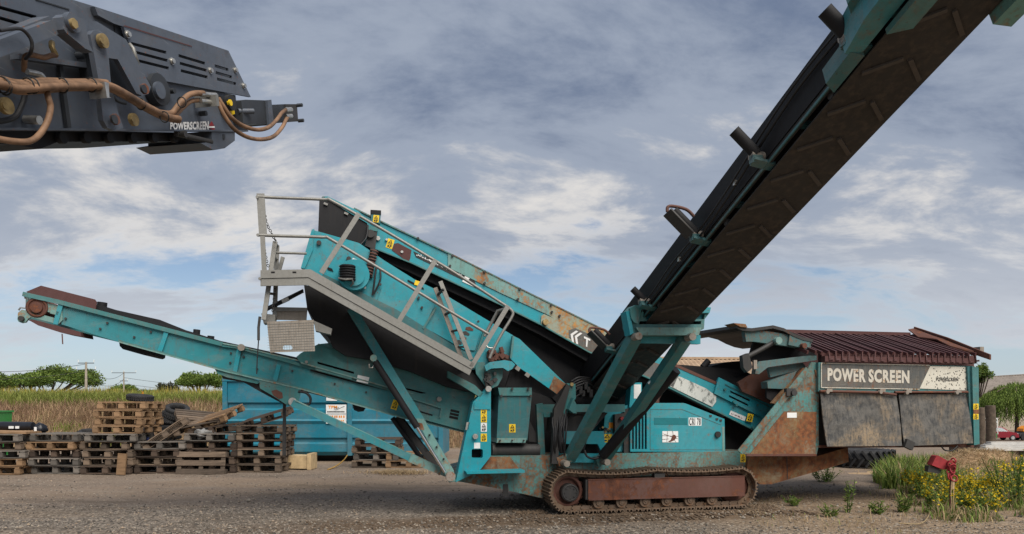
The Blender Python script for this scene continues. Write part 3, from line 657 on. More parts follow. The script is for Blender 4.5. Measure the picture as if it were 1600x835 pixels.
# head end of the main conveyor and rubber curtain over the screen
hb = PS('head_box', 'teal_dark', [(504, 307), (512, 307), (560, 330), (592, 345), (592, 392), (562, 386), (500, 312)], 1.0, .9, mc)
cu = PS('rubber_curtain', 'rubber', [(499, 312), (504, 309), (540, 328), (574, 350), (573, 368), (560, 386), (536, 376), (512, 368), (497, 363)], .62, .02)
PS('curtain_strip', 'teal', [(506, 308), (512, 307), (560, 330), (574, 343), (574, 349), (540, 329)], .60, .03, cu)
for x, y in ((509, 319), (541, 334)): MB().box(M.at(x, y, .60), (.06, .02, .03), Matrix.Rotation(R(22), 3, 'Y')).build('clamp', 'galv', cu)
PS('rear_curtain', 'rubber', [(499, 312), (506, 307), (592, 345), (592, 392), (536, 376), (497, 363)], 2.0, .02, cu)
br = PS('bearing_housing', 'dark_steel', [(577, 360), (590, 360), (586, 390), (570, 384)], .66, .1, mc)
knob('bearing', 579, 366, .65, .06, .04, 'dark_steel', br); PS('housing_cap', 'teal_dull_shaded', [(576, 353), (591, 356), (590, 362), (575, 359)], .65, .12, br)
hp_ = PS('hopper_prop', 'teal_dark', [(580, 333), (595, 334), (594, 350), (580, 346)], .70, .08, mc)
PS('prop_top', 'rubber', [(579, 328), (595.5, 329), (595.5, 335), (579, 334)], .69, .10, hp_)
sticker(587.5, 342, 9, 11, .70, sl=1)
# spring stack of the screen box
sp = PS('spring_mount', 'dark_steel', [(579, 388), (589, 390), (582, 434), (571, 430)], .34, .08)
for k in range(9): MB().torus(M.at(585 - k * 1.2, 393 + k * 4.4, .33), (.25, 0, 1), .05, .012, 14, 6).build('spring_coil', 'rust_brown', sp)

# ---------------------------------------------------------------- screen box
sb = PS('screen_box', 'teal', [(487, 359), (561, 380), (600, 407), (648, 437), (684, 454), (801, 524), (806, 528), (798, 560), (770, 577), (735, 578), (600, 492), (505, 436), (470, 419)], .40, .05)
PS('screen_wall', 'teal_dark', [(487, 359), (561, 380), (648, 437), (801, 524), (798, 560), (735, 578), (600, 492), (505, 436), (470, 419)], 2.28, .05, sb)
PS('screen_deck', 'dark_steel', [(485, 372), (648, 446), (800, 536), (800, 550), (640, 462), (478, 392)], .46, 1.8, sb)
PS('deck_ribs', 'dark_steel', [(478, 405), (600, 470), (740, 560), (735, 574), (600, 484), (474, 417)], .46, 1.8, sb)
PS('lower_rail', 'teal_dark', [(505, 428), (620, 484), (746, 563), (742, 576), (618, 497), (500, 436)], .34, .07, sb)
PS('front_cheek', 'teal', [(470, 419), (487, 359), (491, 358), (489, 390), (476, 420)], .37, .03, sb)
PS('cover_plate', 'teal', [(604, 440), (611, 438), (663, 464), (680, 476), (664, 508), (656, 512), (590, 470), (597, 449)], .36, .045, sb)
PS('cover_plate', 'teal', [(683, 478), (700, 481), (752, 514), (742, 548), (724, 546), (664, 512)], .37, .035, sb)
for a, b in (((681, 481), (661, 514)), ((560, 432), (546, 463)), ((757, 516), (744, 556))): MB().bar(M.at(*a, .36), M.at(*b, .36), .03, .06, (0, 1, 0)).build('rib', 'teal_dull_shaded', sb)
for x, y, r in ((498.5, 380, .035), (545, 405, .035), (551, 410, .0)): 
    if r: knob('plug', x, y, .39, r, .03, 'dark_steel', sb, 8)
PS('cable_slot', 'dark_hole', [(511, 417), (519, 420), (521, 425), (512, 422)], .392, .006, sb)
PS('fin_slot', 'dark_hole', [(637, 437), (662, 450), (662, 453), (637, 440)], .392, .006, sb)
sticker(556, 410, 13, 8, .40, 'white_sticker', sl=6, picto=False, name='notice_sticker'); sticker(651.5, 442.5, 7, 7, .39, sl=2, picto=False)
mo = MB().cyl(M.at(553, 431, .30), YV, .22, .18, 26).cyl(M.at(553, 431, .2), YV, .15, .06, 22); mo.build('vibrator_drum', 'teal', sb)
hr = MB(); c = M.at(543, 427, .14)
hr.cyl(c, (0, 0, 1), .10, .22, 22)
for k in range(6): hr.torus(c + Vector((0, 0, -.09 + k * .036)), (0, 0, 1), .10, .016, 20, 6)
hr.build('hose_reel', 'rubber', sb)
PT('reel_bracket', 'galv', [(529, 435, .1), (540, 437, .02), (550, 436, .05), (552, 443, .1), (548, 447, .2)], 0, .013, sb, 6)
for x, y in ((570, 450), (659, 481), (711, 496), (639, 472), (654, 466), (594, 445), (747, 503)): bolt(x, y, .35, .02, sb, 'dark_steel' if x != 570 else 'zinc')
for k, (x, y, w, h) in enumerate(((734, 514, 12, 5), (728, 521, 12, 5), (724, 528, 10, 6), (718, 535, 8, 6))):
    PS('rust_hole', 'dark_steel' if k % 2 else 'rust_brown', [(x - w / 2, y - h / 2), (x, y - h / 2 - 1), (x + w / 2, y + 1), (x + w / 2 - 1, y + h / 2 + 1), (x - 2, y + h / 2), (x - w / 2 - 1, y + 1)], .364, .006, sb)
PT('cable', 'hose_rubber', [(588, 418, .36), (585, 440, .34), (582, 462, .36)], 0, .014, sb, 6, 5); PT('cable', 'hose_rubber', [(594, 422, .36), (594, 438, .34), (584, 460, .36)], 0, .014, sb, 6, 5)
PT('cable', 'hose_rubber', [(575, 352, .6), (572, 372, .55), (560, 386, .5), (556, 394, .42)], 0, .012, sb, 6, 5)
# feed-end drive clutter and the discharge fin
dc = MB(); rr_ = random.Random(12)
for k in range(26):
    x, y = 764 + rr_.random() * 28, 546 + rr_.random() * 18; dc.box(M.at(x, y, .30 + rr_.random() * .1), (.03 + .07 * rr_.random(), .08, .03 + .05 * rr_.random()), Matrix.Rotation(rr_.random() * 3, 3, 'Y'))
dc.build('drive_guts', 'rust_brown', sb)
PT('cable', 'zinc', [(759, 537, .33), (762, 543, .3), (770, 544, .3), (774, 540, .33)], 0, .012, sb, 6, 5)
PS('discharge_fin', 'teal', [(804, 526), (812, 530), (884, 600), (878, 607), (870, 616), (845, 598), (812, 575), (797, 560)], .33, .04, sb)
PS('fin_rust', 'rust_panel', [(866, 588), (884, 600), (878, 607), (870, 616), (858, 607)], .326, .006, sb)
PS('fin_edge', 'teal_dull_shaded', [(804, 526), (800, 560), (797, 560), (801, 525)], .25, .1, sb)
PS('swing_arm', 'teal', [(757, 572), (766, 566), (788, 563), (800, 565), (805, 570), (800, 577), (794, 580), (786, 575), (768, 576), (760, 580)], .22, .08, sb)
PS('arm_head', 'teal_dull_shaded', [(757, 578), (786, 577), (785, 590), (778, 603), (766, 608), (756, 592)], .36, .05, sb)
PS('rubber_flap', 'rubber', [(798, 578), (812, 574), (870, 616), (862, 622), (812, 604), (790, 604)], .5, .04, sb)
dc = MB()
for k in range(16):
    x, y = 756 + rr_.random() * 18, 584 + rr_.random() * 18; dc.box(M.at(x, y, .28 + rr_.random() * .08), (.03 + .05 * rr_.random(), .06, .03 + .05 * rr_.random()), Matrix.Rotation(rr_.random() * 3, 3, 'Y'))
dc.build('drive_guts', 'dark_steel', sb)
for x, y in ((809, 576), (824, 586)): MB().box(M.at(x, y, .33), (.07, .02, .06), Matrix.Rotation(R(35), 3, 'Y')).build('clamp', 'galv', sb)
# dark rubber collecting chute below the screen
PS('collecting_chute', 'rubber', [(475, 446), (500, 448), (620, 512), (735, 584), (752, 600), (748, 616), (700, 605), (640, 580), (578, 562), (540, 556), (520, 543), (514, 529), (490, 500), (480, 484)], .50, 1.7)
PS('chute_edge', 'dark_steel', [(735, 578), (746, 590), (760, 612), (756, 622), (740, 606), (700, 592)], .48, .3)
PS('under_frame', 'teal_dull_shaded', [(700, 580), (742, 602), (756, 616), (752, 622), (738, 613), (700, 590)], .30, .12)
PS('deep_shade_sheet', 'rubber', [(600, 402), (700, 448), (800, 496), (920, 556), (950, 575), (920, 650), (880, 640), (840, 598), (798, 534), (690, 460)], 1.12, .06)  # dark sheet blocking the sky, in place of deep shade under the conveyor

# ---------------------------------------------------------------- walkway
wk = PS('walkway', 'galv', [(407, 422.5), (485, 421), (741, 568), (737, 577), (482, 433.5), (407, 435)], -.28, .012)
PS('kick_plate', 'galv', [(407, 436.2), (482, 434.6), (737, 578), (733.5, 586.5), (481, 445.5), (407, 447)], -.268, .03, wk)
MB().slab(PP([(407, 431), (484, 430), (738, 575), (737, 578), (482, 434), (407, 435)], -.25), .6).build('floor_grating', 'galv', wk)
for x in (426.5, 460): PS('plate_hole', 'dark_hole', [(x - 3, 424.5), (x + 3, 424.5), (x + 3, 427), (x - 3, 427)], -.283, .004, wk)
for a, b in (((404, 308), (507, 313)), ): pass
def rail(pts, r=.021): return PT('handrail', 'galv', pts, -.26, r, wk, 8, 4)
rail([(402, 307.5), (430, 309), (505, 312), (520, 315), (600, 360), (700, 420), (770, 465), (793, 480), (801, 488), (799, 497), (785, 520), (771, 546), (765, 560)])
rail([(403, 367.5), (440, 369), (504, 371), (518, 375), (600, 424), (700, 485), (763, 522)])
PT('handrail', 'galv', [(430, 395), (479, 396.5)], .1, .018, wk)
for a, b, w in (((407, 303), (411, 368), .10), ((410, 366), (413, 424), .06)):
    MB().bar(M.at(*a, -.26), M.at(*b, -.26), w, .03, (0, 1, 0)).build('rail_post', 'galv', wk)
for a, b in (((561, 334), (502, 427)), ((681, 406), (624, 501)), ((794, 478), (736, 574))):
    MB().bar(M.at(*a, -.27), M.at(*b, -.27), .065, .02, (0, 1, 0)).build('rail_post', 'galv', wk)
for x, y in ((402, 309), (403, 368), (406, 436)): bolt(x, y, -.27, .02, wk, 'galv')
# inner gate ladder leaning at the walkway's lower end
ld = PB('ladder', 'galv', (688, 440, .15), (736, 562, .05), .06, .03, wk)
PB('ladder_stile', 'galv_rusty', (680, 450, .25), (721, 560, .2), .06, .03, wk)
for t in (.1, .38, .62, .84):
    a = M.at(680 + 41 * t, 450 + 110 * t, .22); b = M.at(688 + 48 * t, 440 + 122 * t, .1); MB().bar(a, b, .035, .025).build('ladder_rung', 'dark_steel', wk)
PT('gate_hoop', 'galv', [(793, 482, -.1), (778, 486, .1), (764, 512, .1), (757, 526, .1)], 0, .025, wk, 8)
# chain
def chain(pts, parent, r=.020):
    P = curve_pts(pts, 10); L = 0; out = MB(); last = P[0]; k = 0
    for a, b in zip(P, P[1:]):
        L += (b - a).length
        if L > .045:
            L = 0; d = (b - a).normalized(); ax = d.orthogonal() if k % 2 else d.cross(d.orthogonal()); k += 1
            out.torus(b, ax, r, .006, 8, 4)
    return out.build('chain', 'dark_steel', parent)
chain([M.at(413, 331, -.2), M.at(417, 350, -.2), M.at(423, 362, -.2), M.at(430, 375, -.1)], wk); chain([M.at(412, 384, -.2), M.at(415, 400, -.2), M.at(420, 420, -.2)], wk); chain([M.at(430, 448, -.1), M.at(428, 470, -.1), M.at(426, 486, -.1)], wk)
# folded access ladder with its chequer step plate
al = PB('folded_ladder', 'galv', (430, 378, -.05), (412, 500, -.15), .06, .04)
PB('ladder_stile', 'galv', (433, 384, .35), (429, 500, .3), .06, .04, al); PB('ladder_stile', 'galv', (442, 402, .3), (436, 424, .3), .05, .04, al)
for t in (.02, .2, .42, .66): MB().tube([M.at(430 - 18 * t, 378 + 122 * t, -.05), M.at(434 - 6 * t, 382 + 118 * t, .35)], .018, 8).build('ladder_rung', 'galv', al)
PT('gas_strut', 'rubber', [(417, 484), (446, 470), (474, 455)], .2, .022, al); PT('gas_strut', 'rubber', [(417, 481), (474, 453)], .45, .014, al)
MB().box(M.at(446, 469.5, .2), (.10, .05, .05), Matrix.Rotation(R(-27), 3, 'Y')).build('strut_sleeve', 'zinc', al)
stp = PS('step_plate', 'galv_rusty', [(417, 503), (490, 500), (492, 549), (422, 551)], -.05, .012, al, holes=[[(444, 540), (454, 540), (457, 542), (457, 545), (454, 547), (444, 547), (442, 545), (442, 542)]])
gr = MB()
for k in range(1, 18): gr.bar(M.at(417 + k * 4.1, 504, -.053), M.at(421 + k * 3.95, 549, -.053), .004, .004, (0, 1, 0))
for k in range(1, 12): gr.bar(M.at(418, 503 + k * 4.1, -.053), M.at(491, 500 + k * 4.1, -.053), .004, .004, (0, 1, 0))
gr.build('tread_pattern', 'galv', stp)
PS('step_back', 'galv_rusty', [(430, 486), (480, 486), (479, 501), (430, 500)], .3, .012, al); PS('step_lip', 'galv', [(430, 480), (480, 481), (480, 486.5), (430, 486.5)], .28, .05, al)
PS('step_bracket', 'galv', [(490, 501), (519, 514), (517, 523), (493, 517)], .05, .2, al); PS('step_foot', 'galv', [(408, 490), (430, 492), (430, 503), (412, 506)], 0, .2, al)
PT('hanging_rod', 'dark_steel', [(406, 495, -.1), (404, 512, -.1), (404, 532, -.1)], 0, .018, al); PT('hanging_cord', 'hose_rubber', [(404, 532, -.1), (402, 560, -.1), (401, 585, -.1)], 0, .008, al)

# ---------------------------------------------------------------- tail conveyor
tc_ = PS('tail_conveyor', 'teal_mid', [(95, 474), (120, 480), (348, 541), (371, 541), (470, 566), (605, 604), (735, 640), (728, 675), (633, 652), (539, 626), (468, 605), (356, 580), (245, 550), (186, 535), (96, 507)], .75, .04)
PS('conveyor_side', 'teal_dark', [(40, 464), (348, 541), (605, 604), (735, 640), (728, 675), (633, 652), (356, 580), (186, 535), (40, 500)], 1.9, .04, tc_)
mb = MB()
tl = [(37, 460), (95, 473), (348, 538.5)]; 
for a, b in zip(tl, tl[1:]): mb.bar(M.at(*a, .74), M.at(*b, .74), .08, .06, (0, 0, 1))
mb.build('top_flange', 'teal_dull_shaded', tc_)
mb = MB()
for a, b in zip([(186, 533), (356, 580), (468, 606), (633, 653)], [(356, 580), (468, 606), (633, 653), (728, 675)]): mb.bar(M.at(*a, .74), M.at(*b, .74), .08, .035, (0, 0, 1))
mb.build('bottom_flange', 'teal_dull_shaded', tc_)
mb = MB()
for a, b in zip([(348, 540), (371, 543)], [(371, 543), (640, 618)]): mb.bar(M.at(*a, .74), M.at(*b, .74), .07, .04, (0, 0, 1))
mb.build('top_flange', 'teal_dull_shaded', tc_)
for a, b in (((96, 474), (87, 507)), ((260, 520), (250, 549)), ((374, 546), (367, 582)), ((436, 570), (429, 598))):
    MB().bar(M.at(*a, .73), M.at(*b, .73), .06, .03, (0, 1, 0)).build('stiffener', 'teal', tc_)
PS('tail_belt', 'rubber', [(150, 476), (170, 482), (250, 500), (300, 520), (345, 533), (470, 560), (600, 600), (600, 612), (348, 545), (150, 492)], .86, .95, tc_)
PS('belt_edge', 'rubber', [(150, 478), (160, 478), (196, 489), (222, 497), (300, 519), (348, 534), (348, 543), (150, 490)], .80, .03, tc_)
PS('return_belt', 'rubber', [(100, 500), (186, 530), (356, 576), (633, 648), (633, 653), (356, 581), (186, 535), (100, 507)], .8, 1.0, tc_)
for x, y in ((159, 482), (307, 522), (329, 532)):
    s = 1 if x < 200 else .75
    MB().cyl(M.at(x, y, .95), (.1, 0, 1), .065 * s, .17 * s, 16).build('guide_roller', 'rubber', tc_)
sk = PS('rust_skirt', 'rust_red', [(43, 458), (41, 456), (64, 446.5), (148, 468), (151, 472), (149, 488)], .72, .02, tc_)
PS('rust_skirt', 'rust_red', [(43, 458), (41, 456), (64, 446.5), (148, 468), (151, 472), (149, 488)], 1.9, .02, tc_)
PS('scraper_plate', 'rust_red', [(44, 500), (50, 499), (126, 519), (127, 526), (95, 520), (60, 509)], .70, .5, tc_)
PT('scraper_rod', 'rust_brown', [(97, 522), (98, 538)], .72, .008, tc_)
hd = PS('head_frame', 'teal_pale', [(27, 500), (28, 489), (34, 484), (48, 487), (85, 497), (96, 476), (98, 500), (90, 508), (80, 504), (48, 496), (44, 498), (40, 504), (34, 505), (29, 503)], .73, .04, tc_)
knob('frame_eye', 34.5, 498.5, .72, .035, .05, 'dark_steel', hd, 10)
dm = MB().cyl(M.at(58, 481, .76) + YV * .56, YV, .13, 1.0, 26).cyl(M.at(58, 481, .76), YV, .135, .06, 24).cyl(M.at(58, 481, .73), YV, .075, .06, 16).torus(M.at(58, 481, .73), YV, .12, .018, 22, 6)
dm.build('head_drum', 'rust_brown', tc_)
MB().box(M.at(80, 482, .76), (.16, .05, .12), Matrix.Rotation(R(14), 3, 'Y')).box(M.at(86, 489, .74), (.1, .05, .05), Matrix.Rotation(R(14), 3, 'Y')).build('bearing_block', 'teal_pale', tc_)
PT('tie_rod', 'zinc', [(45, 468), (39, 466), (39, 462)], .74, .012, tc_, 6); PT('tie_rod', 'zinc', [(44, 476), (41, 482), (32, 481), (29, 485)], .74, .012, tc_, 6)
PS('belt_sag', 'rubber', [(186, 534), (235, 548), (234, 554), (230, 556), (224, 555), (192, 546), (187, 541)], .85, .9, tc_)
for x, y in ((168, 505), (157, 514), (210, 527), (103, 498), (91, 502), (104, 480), (236, 519), (361, 552), (381, 558), (457, 580), (360, 567), (402, 577), (523, 600), (572, 613)): bolt(x, y, .745, .016, tc_, 'dark_steel', .02)
# second, wider section and guards
g1 = PS('side_guard', 'teal_dull_shaded', [(463, 558), (470, 552), (497, 538), (515, 542), (622, 571), (640, 575), (744, 607), (742, 620), (735, 640), (605, 606), (470, 568)], .66, .04, tc_, holes=[slot(496, 567, 553, 583, 1.7), slot(493, 577, 550, 592, 1.7), slot(628, 606, 665, 615.5, 1.5), slot(634, 616, 662, 623.5, 1.5)])
PS('guard_dark_backing', 'dark_hole', [(485, 560), (560, 575), (680, 606), (680, 628), (560, 600), (485, 580)], .715, .02, g1)
PS('side_guard', 'teal_dark', [(497, 538), (515, 536), (640, 567), (748, 600), (748, 608), (640, 577), (515, 544)], .62, .03, tc_)
PS('side_guard', 'teal_dull_shaded', [(640, 616), (742, 612), (736, 660), (728, 674), (640, 650)], .64, .04, tc_)
PS('recess_panel', 'teal_dark', [(650, 625), (689, 638), (687, 651), (648, 640)], .635, .01, tc_)
for a, b in (((646, 624), (690, 638)), ((690, 638), (687, 653))): MB().bar(M.at(*a, .62), M.at(*b, .62), .02, .04, (0, 1, 0)).build('recess_frame', 'teal_dull_shaded', tc_)
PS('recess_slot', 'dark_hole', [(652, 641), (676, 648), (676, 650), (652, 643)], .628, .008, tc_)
mb = MB()
for k in range(3): mb.slab(PP([(704.5 - k * 1, 639.5 + k * 5), (718 - k, 642.5 + k * 5), (717.5 - k, 646 + k * 5), (703.8 - k, 643 + k * 5)], .632), .01)
mb.build('louvre', 'dark_hole', tc_)
bolt(686, 624, .63, .04, tc_, 'galv'); bolt(479, 566, .65, .025, tc_, 'galv')
sticker(567, 593, 18, 10, .66, 'white_sticker', sl=4, picto=False, name='notice_sticker'); sticker(617, 633, 9, 14, .74, sl=3)
PS('return_roller', 'rubber', [(551, 632), (572, 637), (568, 643), (560, 644), (553, 641)], .8, .9, tc_)
# hinge under the tail conveyor, struts, rams
hg = PS('fold_hinge', 'teal_dull_shaded', [(405, 592), (470, 608), (468, 622), (462, 634), (450, 634), (425, 618), (406, 607)], .70, .06)
PS('hinge_wear', 'rust_brown', [(424, 611), (432, 609), (441, 614), (442, 622), (436, 624), (427, 618)], .695, .006, hg)
knob('hinge_pin', 457.5, 628, .68, .06, .06, 'zinc', hg); knob('hinge_pin', 377.5, 543.5, .70, .05, .05, 'galv_rusty', hg)
PS('hinge_link', 'dark_steel', [(345, 583), (362, 582), (410, 600), (455, 630), (445, 633), (404, 611), (380, 597), (348, 592)], .80, .5, hg)
PS('hinge_plate', 'teal_dull_shaded', [(335, 576), (356, 580), (408, 596), (402, 600), (355, 590), (340, 584)], .72, .06, hg)
PT('hose_loop', 'hose_rubber', [(466, 612), (478, 614), (485, 622), (483, 632), (474, 632)], .7, .02, hg, 6, 5)
PB('lower_strut', 'teal_mid', (458, 630, .66), (640, 715, .5), .10, .20, up=(0, 1, 0)); PS('strut_end', 'teal_pale', [(634, 706), (644, 709), (713, 742), (710, 750), (700, 747), (638, 722)], .42, .12)
PB('upper_strut', 'teal_mid', (549, 483, .42), (660, 664, .38), .13, .13, up=(0, 1, 0)); PS('strut_end', 'teal_pale', [(650, 654), (662, 655), (709, 735), (712, 752), (702, 754)], .30, .10)
PS('strut_rust', 'rust_panel', [(652, 660), (660, 662), (663, 672), (656, 672)], .295, .006)
kn = knob('strut_pin', 583.5, 560, .30, .05, .06, 'teal_pale'); PT('hook', 'zinc', [(577, 569, .3), (577, 575, .3), (582, 575, .3), (585, 570, .3)], 0, .014, kn, 6)
ram = PT('hydraulic_ram', 'rubber', [(586, 565), (652, 668)], .26, .05, n=12); PT('ram_rod', 'chrome', [(650, 665), (695, 738)], .26, .026, ram, 12)
for x in (668, 679, 690): bolt(x + 3, 680 + (x - 668) * 1.7, .29, .015, mach, 'dark_hole')
PT('hydraulic_ram', 'rubber', [(613, 653), (662, 722)], 1.0, .04); PT('hydraulic_ram', 'rubber', [(626, 656), (676, 722)], 1.3, .06); PB('upper_strut', 'dark_steel', (620, 652, 1.2), (690, 740, 1.0), .1, .1)
knob('foot_pin', 703, 744, .28, .07, .1, 'galv_rusty'); knob('foot_pin', 665, 703, .4, .03, .05, 'dark_steel')
PS('support_leg', 'dark_steel', [(442, 627), (446.5, 627), (446, 712), (441, 712)], .95, .10)

# ---------------------------------------------------------------- side conveyor: runs out of the machine towards the viewer and up
UC = 1.12
def zc_(v): return 1.70 + (1.31 - v) * .367
SL = Vector((0, -1, .367)).normalized(); UP = Vector((0, .367, 1)).normalized()
def sp_(u, v, h): return Vector((UC + u, v, zc_(v))) + UP * h
V0, V1 = 1.45, -7.6
def strip(pts, name, mat, parent, v0=V0, v1=V1, n=1, th=None):
    """profile (u,h) points extruded along the conveyor"""
    mb = MB(); m = len(pts); vs = []
    for i in range(n + 1):
        v = v0 + (v1 - v0) * i / n; vs += [sp_(u, v, h) for u, h in pts]
    fs = [(i * m + j, i * m + (j + 1) % m, (i + 1) * m + (j + 1) % m, (i + 1) * m + j) for i in range(n) for j in range(m)] + [tuple(range(m)), tuple(range(n * m, n * m + m))]
    mb.add(vs, fs); return mb.build(name, mat, parent)
sc_ = strip([(-.325, 0), (.325, 0), (.325, .012), (-.325, .012)], 'side_conveyor', 'belt_under', mach)
strip([(-.40, .40), (-.385, .40), (-.16, .21), (.16, .21), (.385, .40), (.40, .40), (.17, .195), (-.17, .195)], 'trough_belt', 'rubber', sc_)
for s in (-1, 1):
    strip([(s * .335, .06), (s * .36, .06), (s * .36, .15), (s * .335, .15)], 'frame_channel', 'dark_steel', sc_)
    strip([(s * .362, .12), (s * .374, .12), (s * .405, .43), (s * .393, .43)], 'rubber_skirt', 'rubber', sc_)
    strip([(s * .362, .055), (s * .375, .055), (s * .375, .078), (s * .362, .078)], 'channel_lip', 'teal_dark', sc_)
# chevron cleats moulded on the carrying face, seen on the return run
cl = MB(); dv = .42; v = V0 - .3
k = 0
while v > V1 + .3:
    for s in (-1, 1):
        a = sp_(s * .26, v, -.006); b = sp_(s * .03, v - .17, -.006); cl.bar(a, b, .034, .026, UP)
    v -= dv; k += 1
cl.build('belt_cleat', 'cleat', sc_)['kind'] = 'stuff'
for v in (-.2, -1.9, -3.6, -5.3): MB().cyl(sp_(0, v, .045), (1, 0, 0), .04, .66, 12).build('return_idler', 'dark_steel', sc_)
def wing(v, L=.34, r=.055, guard=False):
    b = sp_(-.40, v, .16); d = Vector((-.62, 0, .62)).normalized() * 1.0 + Vector((0, .1, 0))
    br = MB().bar(sp_(-.30, v, .06), sp_(-.50, v, .10), .10, .03, UP).box(sp_(-.46, v, .12), (.10, .07, .07)); o = br.build('roller_bracket', 'teal_dark', sc_)
    MB().cyl(b + Vector((-.05, 0, .02)) + d * L * .5, d, r, L, 18).build('guide_roller', 'rubber', o)
    MB().cyl(b + Vector((-.03, 0, 0)), (1, 0, 0), .045, .16, 10).build('roller_stub', 'galv_rusty', o)
    if guard:
        p = b + Vector((-.12, -.02, -.02)); MB().bar(p, p + d * (L * 1.05), .02, .16, SL).build('roller_guard', 'dark_steel', o)
        PT2 = curve_pts([p + d * (L * 1.05), p + d * (L * 1.2) + Vector((.06, 0, .03)), p + d * L * 1.15 + Vector((.24, 0, .02)), p + d * L + Vector((.30, 0, -.02))], 5)
        MB().tube(PT2, .018, 6).build('belt_sweep', 'rust_brown', o)
wing(-4.43, .30); wing(-5.72, .26, .06); wing(-3.2, .34, .05, True); wing(-1.75, .20, .045); wing(-.45, .30, .05, True)
hz_ = [sp_(-.42, v, h) for v, h in ((-1.3, .12), (-2.0, .10), (-2.6, .14), (-3.3, .12), (-3.8, .15), (-4.2, .20), (-4.6, .26), (-5.0, .30), (-5.35, .30), (-5.9, .25))]
MB().tube(curve_pts(hz_, 5), .014, 6).build('hydraulic_hose', 'hose_rubber', sc_); MB().tube(curve_pts([p + Vector((-.03, .02, .03)) for p in hz_], 5), .011, 6).build('hydraulic_hose', 'hose_rubber', sc_)
MB().box(sp_(-.43, -4.02, .19), (.03, .03, .05)).build('hose_clip', 'zinc', sc_); MB().box(sp_(-.43, -2.75, .14), (.03, .03, .05)).build('hose_clip', 'zinc', sc_)
# head section and fold joint near the far top
fj = MB().slab([sp_(-.50, -5.70, .02), sp_(-.37, -5.70, .02), sp_(-.37, -7.4, .02), sp_(-.56, -7.4, .02), sp_(-.56, -6.0, .02)], .27, axis=UP); fj.build('fold_joint', 'teal_mid', sc_)
MB().slab([sp_(-.62, -5.95, .20), sp_(-.50, -5.85, .20), sp_(-.50, -7.3, .20), sp_(-.62, -7.3, .20)], .10, axis=UP).build('joint_plate', 'teal_dull_shaded', sc_)
MB().slab([sp_(-.36, -5.95, -.05), sp_(-.20, -6.02, -.05), sp_(-.20, -7.3, -.05), sp_(-.36, -7.3, -.05)], .05, axis=UP).build('joint_plate', 'teal_dull_shaded', sc_)
MB().slab([sp_(-.46, -5.42, .02), sp_(-.35, -5.36, .0), sp_(-.35, -5.72, .0), sp_(-.47, -5.72, .02)], .14, axis=UP).build('joint_gusset', 'teal_dark', sc_)
MB().slab([sp_(.34, -6.15, -.08), sp_(.50, -6.15, -.08), sp_(.50, -7.4, -.08), sp_(.34, -7.4, -.08)], .34, axis=UP).build('joint_plate', 'teal_pale', sc_)
MB().tube([sp_(.56, -6.2, .05), sp_(.62, -7.3, .12)], .03, 8).build('joint_ram', 'rust_brown', sc_)
for v in (-.5, -1.6, -2.7, -3.8, -4.9, -6.0): MB().bar(sp_(-.35, v, .11), sp_(.35, v, .11), .05, .05, UP).build('cross_member', 'teal_dark', sc_)
# cradle frame and legs carrying it
cr = MB(); cv = -1.24
zf = zc_(cv)
cr.box((UC + .05, cv, zf - .10), (1.00, .10, .12)); cr.build('cradle_frame', 'teal', mach)
cradle = PS('cradle_frame', 'teal_dull_shaded', [(984, 486), (992, 477), (1003, 478), (1012, 484), (1110, 481), (1108, 490), (1101, 499), (1100, 514), (1090, 519), (1088, 524), (1000, 524), (988, 521), (984, 510)], cv - .26, .26, holes=[[(1008, 491), (1101, 491), (1100, 499), (1010, 499)], [(1000, 502), (1096, 502), (1095, 507), (998, 507)]])
PS('cradle_plate', 'teal', [(1008, 492), (1101, 491), (1100, 500), (1011, 500)], cv - .20, .03, cradle); PS('cradle_back', 'dark_steel', [(1000, 489), (1101, 489), (1096, 512), (996, 512)], cv - .08, .03, cradle)
PS('cradle_flange', 'teal', [(1006, 481), (1111, 480.5), (1109, 489), (1010, 490)], cv - .30, .05, cradle); PS('cradle_flange', 'teal_pale', [(994, 512), (1096, 512), (1092, 524), (1002, 524)], cv - .32, .06, cradle)
PS('cradle_lug', 'teal_dull_shaded', [(984, 482), (992, 478), (1004, 477), (1000, 494), (996, 506), (991, 504), (986, 496)], cv - .33, .05, cradle); PS('cradle_lug', 'teal', [(978, 487), (984, 486), (990, 520), (985, 524)], cv - .30, .2, cradle)
for x, y in ((991, 527), (1074, 528)): knob('leg_pin', x, y, cv - .25, .05, .16, 'galv_rusty', cradle, 10)
PB('cradle_leg', 'teal_dull_shaded', (992, 526, cv - .15), (890, 716, .36), .15, .15, up=(1, 0, 0)); PB('cradle_leg', 'teal_dull_shaded', (1070, 530, cv - .15), (945, 716, .36), .14, .14, up=(1, 0, 0))
PT('hydraulic_ram', 'rubber', [(1056, 578, -.9), (942, 712, .20)], 0, .08, n=14); PT('hydraulic_ram', 'rubber', [(916, 665, .4), (908, 702, .35)], 0, .06)
PT('ram_rod', 'chrome', [(1034, 577, -.9), (1022, 592, -.8), (1014, 600, -.75)], 0, .03); MB().box(M.at(1024, 597, -.6), (.12, .1, .06)).build('ram_clevis', 'zinc', mach)
for x, y in ((883, 724), (946, 722)): MB().cyl(M.at(x, y, .18), YV, .05, .2, 10).build('leg_foot', 'galv_rusty', mach)
for x, y in ((880, 718), (940, 717)): MB().box(M.at(x, y, .36), (.22, .14, .14), Matrix.Rotation(R(-20), 3, 'Y')).build('foot_bracket', 'teal_rusty', mach)
PT('hydraulic_hose', 'hose_rubber', [(913, 704, .3), (918, 714, .25), (930, 717, .2), (940, 712, .2)], 0, .018, n=6, smooth=5)

